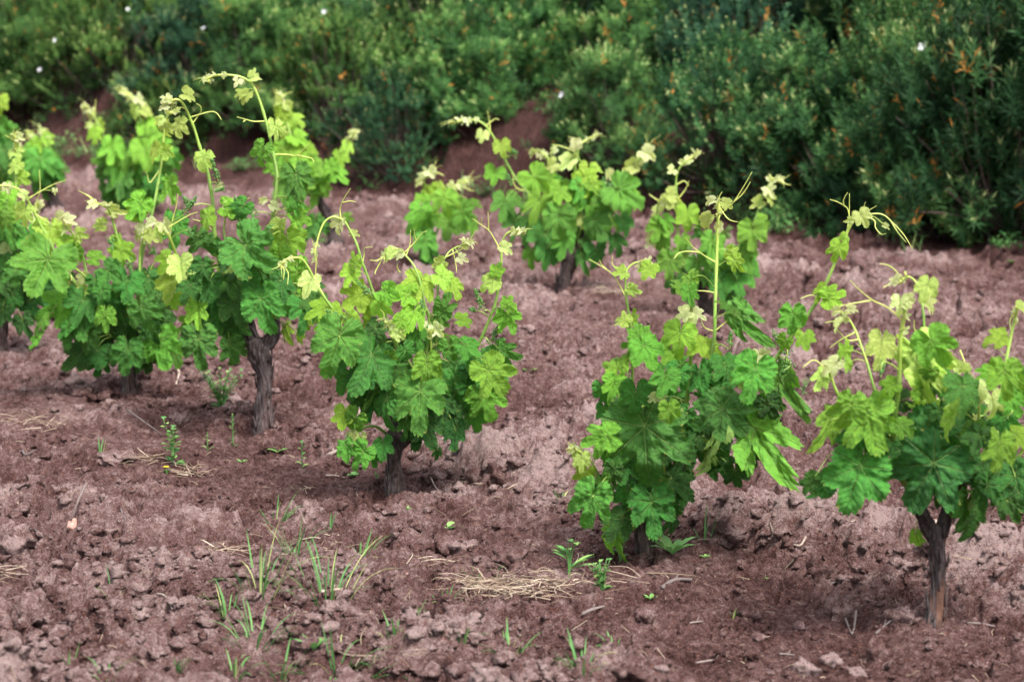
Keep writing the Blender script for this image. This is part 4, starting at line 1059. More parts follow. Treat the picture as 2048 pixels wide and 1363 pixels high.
# tint = (yellowness, lightness, blueness); shade at the right end is painted in as lower lightness
ROW_A = [
    (-1150, 8.2, 1.0, 0, (0.4, 0.9, 0.0), 'outermost shrub of the hedge far beyond the left edge', 1.1, 0),
    (-850, 8.1, 1.0, 2, (0.4, 0.9, 0.0), 'shrub of the hedge second from its outer left end', 1.1, 0),
    (-580, 8.0, 0.95, 3, (0.5, 0.9, 0.0), 'shrub of the hedge third from its outer left end', 1.1, 0),
    (-350, 8.0, 0.9, 0, (0.5, 0.9, 0.0), 'shrub of the hedge just beyond the left edge', 1.1, 0),
    (-150, 8.0, 0.80, 1, (0.5, 0.95, 0.0), 'low shrub at the far left end of the hedge, dull olive leaves', 1.0, 0),
    (60, 7.45, 0.85, 3, (0.6, 0.95, 0.0), 'olive green shrub behind the rounded back row vine near the left edge', 1.0, 2),
    (250, 7.4, 0.85, 5, (0.8, 1.0, 0.0), 'yellowish shrub with small leaves below the white flowers at the upper left', 1.0, 3),
    (160, 7.2, 0.55, 2, (0.55, 0.85, 0.0), 'small low shrub in front of the olive ones at the upper left', 0.9, 1),
    (330, 7.1, 0.55, 5, (0.6, 0.85, 0.0), 'small low shrub on the bank between the two left back row vines', 0.85, 0),
    (390, 7.5, 0.70, 0, (0.0, 0.7, 0.7), 'dark blue green shrub just behind the tip of the tallest arching shoot', 1.0, 0),
    (530, 7.5, 0.80, 1, (0.4, 1.0, 0.0), 'mid green shrub with orange dead leaves right of the tallest arching shoot', 1.0, 1),
    (680, 7.60, 0.75, 2, (0.6, 1.05, 0.0), 'shrub with yellow green tips above the back row shoot rising to the right', 1.0, 1),
    (800, 6.98, 0.62, 5, (0.1, 0.8, 0.5), 'bluish round leaved shrub spreading low above the exposed earth bank', 0.95, 0),
    (940, 7.45, 0.66, 3, (0.3, 1.15, 0.0), 'bright green feathery shrub above the small two-bunch vine', 1.05, 0),
    (1040, 8.3, 0.75, 0, (0.1, 1.1, 0.0), 'green shrub above the leftmost shoot of the full back row vine', 1.05, 0),
    (1235, 7.15, 0.56, 1, (0.45, 1.1, 0.1), 'shrub with pale buds between the two bare humps of earth', 1.05, 1),
    (1300, 8.2, 0.75, 3, (0.4, 1.1, 0.0), 'green shrub rising behind the gap between the two humps of earth', 1.05, 0),
    (1470, 7.15, 0.70, 2, (0.1, 0.95, 0.25), 'dark green shrub just right of the small pinkish earth hump', 1.05, 1),
    (1500, 8.2, 0.85, 5, (0.0, 1.0, 0.8), 'grey blue shrub with small rounded leaves above the dark green one', 1.2, 1),
    (1620, 7.05, 0.72, 0, (0.2, 0.9, 0.15), 'narrow leaved shrub hanging over the bank above the tendrils of the large vine', 1.05, 1),
    (1760, 7.0, 0.72, 3, (0.1, 0.85, 0.2), 'drooping dark green shrub with orange leaves over the shaded bank', 1.05, 1),
    (1900, 6.95, 0.70, 1, (0.35, 0.85, 0.1), 'big shrub with pale tips reaching down to the soil at the right', 1.25, 2),
    (1890, 7.3, 0.85, 2, (0.3, 0.85, 0.1), 'tall shrub with yellowish buds behind the big one with pale tips', 1.35, 1),
    (2040, 6.95, 0.80, 0, (0.1, 0.6, 0.2), 'dark tall shrub filling the upper right corner', 1.35, 0),
    (2230, 7.0, 0.9, 2, (0.1, 0.7, 0.2), 'dark shrub just beyond the right edge of the view', 1.3, 0),
    (2420, 7.2, 1.0, 3, (0.1, 0.8, 0.2), 'last shrub of the hedge beyond the right edge', 1.2, 0),
]
for k, (px, t, sz, me_, tint, lab, hz, fl) in enumerate(ROW_A):
    kx = (px - 1024) / FPX; ax, ay = P4[0] + t * 0.714, P4[1] + t * 0.70
    s = (kx * ay - ax) / (0.70 + 0.714 * kx)
    shrub(s, t, sz, me_, tint, HR.uniform(0, 6.28), lab, hz, fl, 0.08)
WORDS = ['olive', 'yellow green', 'pale green', 'grey green', 'dark', 'blue green', 'bright green', 'feathery', 'dense', 'glossy', 'dull green', 'small leaved', 'narrow leaved', 'upright', 'spreading', 'twiggy', 'deep green', 'shadowed', 'tall green']
for row, t0, sz, n, s0, ds in (('second', 9.0, 1.05, 17, -17.2, 1.0), ('third', 10.5, 1.5, 12, -19.0, 1.55)):
    for k in range(n):
        s = s0 + ds * k + HR.uniform(-.2, .2)
        lm = ('the left end', 'the bushy back row vine', 'the tallest arching shoot', 'the small two-bunch vine', 'the full back row vine', 'the two earth humps', 'the airy back row vine', 'the right end')[min(7, int(k * 8 / n))]
        y_ = float(np.clip(0.65 - (s + 15) * 0.05 + HR.uniform(-.25, .25), 0, 1))
        shrub(s, t0 + HR.uniform(-.3, .3), sz * HR.uniform(0.9, 1.1), int(HR.randint(0, 6)), (y_, HR.uniform(0.7, 1.05), max(0.0, float(HR.uniform(-.4, .6)))), HR.uniform(0, 6.28),
              '%s shrub in the %s line of the hedge above %s' % (WORDS[k], row, lm), 1.15, int(HR.randint(0, 3)) if s < -12 and row == 'second' else 0)

# ------------------------------------------------------------------ crumbs and clods of soil
def rock_verts(rs, flat=0.75, seg=9, rings=6, rough=0.3):
    la = np.linspace(-math.pi / 2 + 0.02, math.pi / 2 - 0.02, rings); lo = np.linspace(0, 2 * np.pi, seg, endpoint=False)
    A, B = np.meshgrid(la, lo, indexing='ij')
    x = np.cos(A) * np.cos(B); y = np.cos(A) * np.sin(B); z = np.sin(A)
    sd = rs.rand() * 80
    r = 1 + rough * (perlin(x * 1.3 + z * .9 + sd, y * 1.3 - z * .7 + sd) * 1.2 + 0.6 * perlin(x * 3.1 + z * 2 + sd, y * 3.1 - z + sd) + 0.35 * perlin(x * 7 + z * 5, y * 7 + sd - z * 3))
    v = np.stack([x * r, y * r * rs.uniform(.7, 1), z * r * flat], -1).reshape(-1, 3)
    a = rs.uniform(0, 6.28); c, s_ = math.cos(a), math.sin(a)
    v = v @ np.array(((c, -s_, 0), (s_, c, 0), (0, 0, 1)))
    i = np.arange(rings - 1)[:, None] * seg; j = np.arange(seg)[None, :]
    q = np.stack([i + j, i + (j + 1) % seg, i + seg + (j + 1) % seg, i + seg + j], -1).reshape(-1, 4)
    return v, q


CR = np.random.RandomState(42)
ROCKS = [rock_verts(CR, CR.uniform(.5, .85), 10, 7, 0.75) for k in range(24)]
crumbs = Acc()
NC = 42000
ta = CR.uniform(R(-18), R(18), NC * 3); iv = CR.uniform(1 / 17.0, 1 / 4.3, NC * 3); rr_ = 1 / iv
X_ = rr_ * np.sin(ta); Y_ = rr_ * np.cos(ta)
s_a, t_a = st(X_, Y_)
dens = np.clip(0.38 + 0.8 * fbm(X_ * 1.3, Y_ * 1.3, 3, 8.8) + 0.35 * np.exp(-((t_a - 0.5) / 0.2) ** 2) + 0.3 * sstep(-0.4, -1.0, t_a), 0.06, 1) * (1 - 0.7 * np.exp(-(t_a / 0.2) ** 2)) * (t_a < 6.6)
keep = np.where(CR.rand(NC * 3) < dens)[0][:NC]
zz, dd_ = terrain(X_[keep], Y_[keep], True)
for k, i in enumerate(keep):
    v, q = ROCKS[k % 24]
    sc_ = 0.0016 * (1 + Y_[i] / 9) + (0.017 + 0.022 * min(1, max(0, Y_[i] - 6.5) / 6)) * CR.rand() ** 7 * (1.3 if t_a[i] < -.8 or 0.3 < t_a[i] < .8 else .8)
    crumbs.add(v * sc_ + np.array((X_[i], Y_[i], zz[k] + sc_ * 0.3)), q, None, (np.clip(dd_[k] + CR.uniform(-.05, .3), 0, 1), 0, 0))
cm = link('soil_crumbs', mesh_of('soil_crumbs', crumbs, M_CLOD)); cm['kind'] = 'stuff'
cm['label'] = 'loose crumbs of reddish soil scattered over the ground'


def clod(px, py, wpx, hpx, dry, label, stone=False):
    P = on_ground(px, py); mpp = P[1] / FPX
    rs = np.random.RandomState(int(px * 7 + py))
    v, q = rock_verts(rs, hpx / wpx * (1.5 if not stone else 1.1), 34, 22, 0.5 if not stone else 0.3)
    v = v * wpx * mpp * 0.5
    if not stone:
        v += 0.10 * wpx * mpp * np.stack([perlin(v[:, 0] * 40, v[:, 2] * 40 + k) for k in range(3)], 1)
    a = Acc(); a.add(v, q, None, (dry, 0, 0))
    o = link('stone' if stone else 'soil_clod', mesh_of('clod', a, M_STONE if stone else M_CLOD), None, P + np.array((0, 0, hpx * mpp * (.30 if stone else 0.12))))
    tag(o, label, 'stone' if stone else 'clod', None if stone else 'large clods of soil')


for c_ in [
    (146, 1058, 30, 24, .6, 'small pinkish stone with a stick leaning over it', True),
    (815, 1152, 9, 9, .6, 'tiny reddish pebble among the grass', True),
    (25, 1095, 80, 55, .8, 'big pale clod at the left edge above the other pale clods'),
    (165, 1118, 36, 26, .7, 'pale clod beside the grey one, right of the big edge clod'),
    (226, 1104, 34, 24, .75, 'round pale clod standing alone in smooth soil'),
    (100, 1160, 75, 42, .7, 'crumbly clod in the pale heap at the lower left'),
    (45, 1250, 110, 70, .65, 'largest crumbly clod in the lower left corner'),
    (925, 1102, 56, 26, .85, 'whitish rough clod just below the young rosette weed'),
    (1020, 1115, 66, 28, .5, 'flat slab of crusted soil right of the whitish clod'),
    (890, 1085, 90, 34, .42, 'cracked plate of soil under the young rosette weed'),
    (870, 955, 66, 26, .55, 'smooth grey clod to the right of the short-stemmed vine'),
    (945, 960, 40, 26, .6, 'rough clod with a dead stalk right of the smooth grey clod'),
    (1000, 968, 52, 30, .42, 'brown clod next to the dry grass tuft on the furrow'),
    (1462, 1050, 90, 34, .62, 'long rounded clod behind the large leafy vine'),
    (1500, 1240, 42, 26, .45, 'small brown clod in the smooth hollow'),
    (1685, 1232, 66, 46, .7, 'big pale clod left of the reddish stem'),
    (1770, 1165, 34, 34, .62, 'upright clod on the slope of the ridge by the reddish stem'),
    (1800, 1240, 60, 30, .72, 'pale clod touching the foot of the reddish stem'),
    (1640, 1150, 60, 40, .42, 'dark clod in the broken side of the ridge'),
    (1755, 1310, 44, 44, .5, 'brown clod low in front of the reddish stem'),
    (1610, 1345, 50, 30, .95, 'whitish clod at the bottom edge, left one of the pale group'),
    (1665, 1335, 40, 26, .92, 'whitish clod at the bottom edge, middle one of the pale group'),
    (1715, 1348, 46, 26, .9, 'whitish clod at the bottom edge, right one of the pale group'),
    (1100, 838, 20, 16, .8, 'small pale lump on bare soil right of the short-stemmed vine'),
    (1290, 1235, 50, 28, .6, 'pinkish clod below the thick dead twig'),
    (270, 1180, 70, 30, .68, 'low pale clod under the thin grass at the lower left'),
    (620, 1160, 44, 26, .6, 'rounded clod by the pale stick in the grass'),
    (360, 840, 46, 22, .75, 'pale clod behind the tall thin weed'),
    (230, 918, 80, 18, .7, 'flat pale crust in front of the dark hole at the left'),
    (1865, 1075, 50, 24, .7, 'pale crust on top of the ridge behind the reddish stem'),
]:
    clod(*c_)

# ------------------------------------------------------------------ weeds, grass, straw, twigs
def blade(acc, p, d, L, w_, bend, c, seg=6, fold=True):
    d = np.asarray(d, float); d /= np.linalg.norm(d)
    h = np.array((d[0], d[1], 0)); h = h / (np.linalg.norm(h) + 1e-6)
    s_ = np.cross(d, (0, 0, 1.0)); s_ /= np.linalg.norm(s_) + 1e-9
    v = []; pos = np.asarray(p, float).copy(); dr = d.copy()
    for i in range(seg + 1):
        t = i / seg
        ww = w_ * (0.7 + 0.5 * t) * (1 - t ** 2.2) + w_ * 0.04
        n = np.cross(s_, dr)
        v += [pos - s_ * ww * .5 + n * ww * 0.22, pos, pos + s_ * ww * .5 + n * ww * 0.22]
        dr = dr + np.array((h[0] * 0.25, h[1] * 0.25, -0.6)) * bend / seg * (0.5 + t); dr /= np.linalg.norm(dr)
        pos = pos + dr * L / seg
    q = [[i * 3 + j, i * 3 + j + 1, i * 3 + j + 4, i * 3 + j + 3] for i in range(seg) for j in range(2)]
    acc.add(np.array(v), q, None, (c, 0, 0))


def weed_leaf(acc, p, d, L, w_, c, bend=0.6, lobes=0.0):
    d = np.asarray(d, float); d /= np.linalg.norm(d)
    s_ = np.cross(d, (0, 0, 1.0)); s_ /= np.linalg.norm(s_) + 1e-9
    v = []; pos = np.asarray(p, float).copy(); dr = d.copy(); n_ = 12
    for i in range(n_ + 1):
        t = i / n_
        ww = w_ * (math.sin(math.pi * min(1, 0.06 + t) ** 1.5) ** 0.8 if t < .95 else 0.15)
        if lobes: ww *= 1 - lobes * (i % 2)
        n = np.cross(s_, dr)
        v += [pos - s_ * ww * .5 + n * ww * .15, pos - n * ww * 0.02, pos + s_ * ww * .5 + n * ww * .15]
        dr = dr + np.array((0, 0, -1.0)) * bend / n_; dr /= np.linalg.norm(dr)
        pos = pos + dr * L / n_
    q = [[i * 3 + j, i * 3 + j + 1, i * 3 + j + 4, i * 3 + j + 3] for i in range(n_) for j in range(2)]
    acc.add(np.array(v), q, None, (c, 0, 0))


def plant(kind, px, py, w_, h_, label, **kw):
    """w_, h_: size in photograph pixels at its place"""
    P = on_ground(px, py); mpp = P[1] / FPX; rs = np.random.RandomState(int(px * 3 + py * 5))
    a = Acc(); W2 = w_ * mpp; H = h_ * mpp; m_ = M_GRASS; name = 'weed'; cat = 'weed'; g = 'weeds in the soil'
    if kind == 'grass':
        name, cat, g = 'grass_tuft', 'grass tuft', 'tufts of grass in the soil'
        for k in range(kw.get('n', 14)):
            u = rs.uniform(0, 6.28); o = rs.rand() ** .6
            ln = H * rs.uniform(.3, 1.2)
            dx = math.cos(u) * o * W2 * 0.45
            blade(a, (dx * .75, math.sin(u) * o * W2 * .4, -0.01), (dx * 1.1, math.sin(u) * o * W2 * .4, H * 0.8), ln, rs.uniform(0.0030, 0.0065) * kw.get('wide', 1),
                  rs.uniform(0.0, 2.6), rs.uniform(0.05, 0.55) if rs.rand() > .15 else 0.98)
    elif kind == 'rosette':
        for k in range(kw.get('n', 6)):
            u = k * 2.4 + rs.rand()
            weed_leaf(a, (0, 0, 0.0), (math.cos(u), math.sin(u) * .8, kw.get('up', 0.9)), max(W2 * .55, H * .8) * rs.uniform(.7, 1.1), max(W2, H) * kw.get('wide', .2), rs.uniform(.4, .85), 0.8, kw.get('lobes', 0))
    elif kind == 'leafy':
        for k in range(kw.get('stems', 5)):
            u = rs.uniform(0, 6.28); o = rs.rand() ** .5 if kw.get('stems', 5) > 1 else 0.1
            e = np.array((math.cos(u) * o * W2 * .5, math.sin(u) * o * W2 * .3, H * rs.uniform(.6, 1)))
            L_ = smooth_line([(0, 0, -.01), e * np.array((.35, .35, .5)), e], 5)
            tube(a, L_, [.0022, .0010], 5, (.45, 0, 0))
            nl = kw.get('nl', 14)
            for i in range(nl):
                t = (i + 1) / nl; p = L_[min(len(L_) - 1, int(t * (len(L_) - 1)))]
                v_ = i * 2.4 + rs.rand() * .5
                weed_leaf(a, p, (math.cos(v_), math.sin(v_), rs.uniform(.3, 1)), kw.get('ll', .3) * H * (1.15 - .7 * t) * rs.uniform(.7, 1.1), kw.get('lw', .1) * H, rs.uniform(.2, .9), .6, kw.get('lobes', 0))
        if kw.get('flower'):
            f = Acc()
            for i in range(12):
                v_ = i * 6.28 / 12
                weed_leaf(f, (0, 0, H), (math.cos(v_), math.sin(v_), .15), W2 * .3, W2 * .12, .5, .2)
    elif kind == 'straw':
        m_ = M_STRAW; name, cat, g = 'dry_grass', 'dry grass', 'patches of dry grass'
        for k in range(kw.get('n', 60) if kw.get('n', 60) > 200 else kw.get('n', 60) // 2 + 2):
            p = np.array((rs.normal() * W2 * .27, rs.normal() * W2 * kw.get('deep', .3) * 0.9, 0.002 + H * .4 * rs.rand() ** 2))
            u = rs.uniform(0, 6.28); ln = rs.uniform(.3, 1) * kw.get('len', 70) * mpp
            e = p + np.array((math.cos(u) * ln, math.sin(u) * ln * .8, rs.uniform(-.1, .25) * ln))
            gz = float(terrain(P[0] + e[0], P[1] + e[1])) - P[2]; e[2] = max(e[2], gz + .002)
            gz = float(terrain(P[0] + p[0], P[1] + p[1])) - P[2]; p[2] = max(p[2], gz + .002)
            md = (p + e) / 2 + np.array((rs.normal() * ln * .08, rs.normal() * ln * .08, rs.uniform(-.05, .15) * ln))
            wd = rs.uniform(.5, 1.5); tube(a, smooth_line([p, md, e], 4), [.0013 * wd, .0010 * wd, .0005], 4, (rs.rand() ** 1.5, 0, 0))
    o = link(name, mesh_of(name, a, m_), None, P)
    tag(o, label, cat, g)
    if kw.get('flower'):
        link('flower', mesh_of('flower', f, M_YELLOW), o)


for args in [
    ('grass', 520, 1185, 110, 150, 'thick tuft of upright grass near the small bent straw'), ('grass', 550, 1045, 60, 70, 'thin reddish grass tuft behind the thick tuft'),
    ('grass', 510, 1290, 150, 100, 'spreading grass tuft near the bottom left of the middle'), ('grass', 228, 1185, 70, 85, 'sparse grass with three blades beside the round pale clod'),
    ('grass', 138, 1325, 40, 60, 'two-bladed grass sprout at the lower left'), ('grass', 212, 1350, 40, 80, 'bright grass sprout cut by the bottom edge at the left'),
    ('grass', 655, 1195, 170, 150, 'loose curling bluish grass with long stems above the pale stick'), ('grass', 660, 1060, 20, 75, 'single long grass blade standing alone'),
    ('grass', 675, 1345, 230, 110, 'wide blurred clump of grass at the bottom edge'), ('grass', 890, 1205, 80, 50, 'low grass tuft with flat blades left of the straw patch'),
    ('grass', 838, 1240, 16, 60, 'short pair of grass blades below the flat-bladed tuft'), ('grass', 958, 1145, 70, 50, 'grass tuft directly behind the straw patch'),
    ('grass', 1018, 1300, 100, 75, 'fan-shaped grass tuft below the straw patch'), ('grass', 1165, 1350, 110, 80, 'blurred grass tuft at the bottom edge, right of the fan-shaped tuft'),
    ('grass', 925, 1275, 60, 50, 'leaning grass blades between the fan-shaped tuft and the short pair'), ('grass', 200, 912, 18, 46, 'thin green spire in dry stalks left of the dark hole'),
    ('grass', 1465, 1230, 24, 34, 'tiny grass sprout in the smooth hollow'), ('grass', 1125, 992, 30, 36, 'little forked sprout left of the low hanging leaves'),
    ('grass', 1225, 1285, 60, 40, 'faint grass near the bottom right of the straw patch'), ('grass', 1408, 1060, 40, 80, 'wispy flowering grass right of the leafy vine foot'),
    ('grass', 925, 330, 40, 60, 'faint grass on the bank behind the two-bunch vine'), ('grass', 1890, 440, 40, 110, 'upright grass stalk in the shade at the right end of the bank'),
    ('grass', 300, 300, 200, 60, 'long grey green grass on the bank behind the bushy back vine'), ('grass', 380, 290, 200, 60, 'grey green grass on the bank at the foot of the arching shoots'),
    ('grass', 180, 262, 200, 55, 'grey green grass on the bank at the upper left'),
    ('grass', 590, 1110, 60, 90, 'lone leaning grass between the thick tuft and the curling grass'), ('grass', 470, 1345, 90, 70, 'thin grass at the bottom edge left of the wide blurred clump'),
    ('grass', 350, 1340, 50, 50, 'faint thin grass at the bottom edge between two sprouts'), ('grass', 790, 1290, 70, 60, 'wispy grass right of the wide blurred clump'),
    ('grass', 455, 1230, 60, 80, 'slanting grass blades left of the spreading tuft'), ('grass', 720, 1110, 70, 60, 'fine grass at the right side of the curling grass'),
    ('grass', 560, 1350, 90, 70, 'thin blades at the bottom edge under the broad-leaved weed'), ('grass', 1090, 1330, 60, 50, 'wispy grass between the fan-shaped tuft and the bottom edge')]:
    k_, x_, y_, w2, h2, lab = args
    n_ = 5 if w2 < 45 else (14 if w2 < 110 else 26)
    if w2 >= 200: n_ = 90 if y_ < 400 else 40
    plant(k_, x_, y_, w2, h2, lab, n=3 if 'single' in lab or 'three blades' in lab or 'two-bladed' in lab else n_)
for k_, x_, y_, w2, h2, lab, kw in [
    ('leafy', 443, 818, 95, 92, 'bushy feathery green weed left of the forked stem', dict(stems=16, nl=12, ll=.26, lw=.07)),
    ('leafy', 347, 925, 40, 95, 'tall thin weed with arrow leaves and a seed spike', dict(stems=3, nl=12, ll=.28, lw=.12)),
    ('leafy', 466, 885, 18, 62, 'slim bluish spire weed by the bare forked stem', dict(stems=1, nl=20, ll=.2, lw=.06)),
    ('leafy', 415, 900, 20, 48, 'small grey green sprout between the tall thin weed and the spire', dict(stems=1, nl=8, ll=.35, lw=.1)),
    ('rosette', 555, 905, 42, 26, 'flat little weed right of the forked stem', dict()), ('leafy', 604, 935, 30, 50, 'single lobed weed seedling with a jagged leaf', dict(stems=1, nl=7, ll=.4, lw=.22, lobes=.4)),
    ('rosette', 484, 925, 26, 20, 'tiny pale weed beside a thin curved twig', dict()), ('rosette', 140, 855, 22, 20, 'tiny yellow green weed near the left straw', dict()),
    ('leafy', 333, 945, 22, 14, 'dandelion-like weed with one yellow flower', dict(stems=2, nl=5, ll=.6, lw=.3, flower=True)),
    ('rosette', 900, 1062, 58, 42, 'young rosette weed with five rounded leaves', dict(n=5, wide=.28)),
    ('leafy', 1138, 1155, 34, 92, 'upright weed with tall sword-shaped leaves', dict(stems=5, nl=3, ll=.7, lw=.14)),
    ('leafy', 1205, 1178, 84, 62, 'leafy bright green weed at the right end of the straw', dict(stems=9, nl=9, ll=.34, lw=.14, lobes=.2)),
    ('rosette', 1345, 1108, 130, 70, 'large rosette weed with long toothed leaves at the foot of the leafy vine', dict(n=9, wide=.13, lobes=.25)),
    ('rosette', 1410, 1115, 30, 20, 'small two-leaf weed right of the large rosette', dict()), ('rosette', 815, 1012, 18, 18, 'tiny seedling right of the short stem foot', dict()),
    ('rosette', 775, 995, 14, 14, 'tiniest seedling at the short stem foot', dict()), ('rosette', 706, 955, 34, 20, 'flat round-leaved weed left of the short stem', dict(wide=.35)),
    ('leafy', 757, 962, 28, 22, 'ferny seedling touching the short stem', dict(stems=3, nl=7, ll=.4, lw=.1)), ('rosette', 1056, 752, 40, 26, 'light green weed right of the short-stemmed vine', dict()),
    ('rosette', 1104, 695, 16, 16, 'distant speck of a seedling on the light soil', dict()), ('rosette', 1532, 1158, 10, 10, 'minute green seedling in the smooth hollow', dict()),
    ('rosette', 1300, 1195, 34, 20, 'small pale weed above the thick dead twig', dict()), ('rosette', 625, 1308, 90, 60, 'blurred broad-leaved weed near the bottom', dict(n=6, wide=.16, up=1.4)),
    ('leafy', 1242, 1120, 50, 70, 'trailing grey green weed hanging below the vine leaves', dict(stems=2, nl=5, ll=.35, lw=.12)),
    ('leafy', 628, 505, 60, 60, 'bluish weed beside the bare leaning back stem', dict(stems=8, nl=8, ll=.3, lw=.08)), ('leafy', 1220, 350, 60, 55, 'weed on the bank above the full back vine', dict(stems=8, nl=8, ll=.35, lw=.12)),
    ('leafy', 1385, 400, 60, 60, 'weed on the bank between the two right back vine tips', dict(stems=8, nl=8, ll=.35, lw=.12)), ('leafy', 960, 352, 80, 30, 'low green weed at the foot of the bank', dict(stems=8, nl=8, ll=.5, lw=.2)),
    ('rosette', 2023, 518, 26, 18, 'small green seedling on the soil at the upper right', dict()), ('leafy', 1560, 450, 50, 60, 'weed in the shade at the foot of the right bank', dict(stems=6, nl=8, ll=.35, lw=.12)),
    ('leafy', 1605, 790, 30, 40, 'wispy weed between the two nearest vines', dict(stems=3, nl=6, ll=.3, lw=.1)), ('rosette', 1320, 960, 10, 10, 'hidden seedling near the ridge', dict()),
    ('leafy', 110, 300, 120, 60, 'low grey weed on the far left of the bank', dict(stems=14, nl=8, ll=.3, lw=.1)), ('leafy', 1790, 470, 70, 60, 'dark weed under the big right shrub', dict(stems=8, nl=8, ll=.35, lw=.12)),
]:
    plant(k_, x_, y_, w2, h2, lab, **kw)
for x_, y_, w2, h2, lab, kw in [
    (1030, 1180, 260, 36, 'widest straw patch in front of the two sharp vines', dict(n=330, deep=.22, len=70)), (440, 1105, 70, 26, 'pale straw patch left of the thick grass', dict(n=60)),
    (300, 925, 80, 40, 'straw at the foot of the tall thin weed', dict(n=45)), (35, 848, 110, 30, 'straw patch at the left edge', dict(n=60)), (110, 855, 70, 20, 'thin straw right of the left edge patch', dict(n=26)),
    (385, 950, 60, 26, 'brown straw right of the yellow flower', dict(n=40)), (930, 965, 50, 26, 'small straw wisp on the furrow', dict(n=24, len=40)), (600, 985, 36, 20, 'little straw arch behind the reddish grass', dict(n=14, len=40)),
    (1015, 1003, 24, 24, 'tiny straw bundle above the slab of soil', dict(n=16, len=34)), (1222, 582, 80, 24, 'distant straw beside the dark leaning back stem', dict(n=50, len=50)),
    (10, 1150, 60, 40, 'straw wisp on the left edge among pale clods', dict(n=24)), (860, 1140, 120, 14, 'long loose straws leading to the widest patch', dict(n=12, len=130)),
    (650, 1090, 80, 30, 'fine straw inside the curling grass', dict(n=26)), (1250, 1170, 160, 20, 'long thin straws right of the leafy bright weed', dict(n=14, len=140)),
    (1330, 1085, 60, 20, 'dry wisps under the leafy vine', dict(n=16, len=40)), (570, 1230, 120, 20, 'straws in the spreading grass', dict(n=14, len=80)), (920, 560, 40, 40, 'distant bent stalk behind the short-stemmed vine', dict(n=6, len=60)),
    (760, 1320, 200, 20, 'blurred straws at the bottom edge', dict(n=26, len=80)), (1160, 1130, 60, 20, 'crossed pale stalks behind the leafy bright weed', dict(n=7, len=60)),
    (640, 850, 300, 10, 'few thin straws on the soil right of the forked stem', dict(n=10, len=40)), (1600, 720, 80, 30, 'dry curled stalks between the two nearest vines', dict(n=14, len=50))]:
    plant('straw', x_, y_, w2, h2, lab, **kw)


def twig(pts, r, c, label):
    rs = np.random.RandomState(int(pts[0][0] * 3 + pts[0][1]))
    P = [on_ground(p[0], p[1]) + np.array((0, 0, 0.004 + (p[2] if len(p) > 2 else 0))) for p in pts]
    mpp = P[0][1] / FPX; org = P[0]
    a = Acc(); L = smooth_line(P, 6)
    tube(a, L, [r * mpp, r * mpp * .85, r * mpp * .55], 9, (c, 0, 0), .18, rs.rand() * 30)
    k = len(L) // 2
    tube(a, [L[k], L[k] + (L[k + 1] - L[k - 1]) * .6 + np.array((0, 0, .012))], [r * mpp * .5, r * mpp * .3], 6, (c, 0, 0), .1)
    o = link('twig', mesh_of('twig', a, M_TWIG, org), None, org)
    tag(o, label, 'twig', 'dead twigs on the soil')


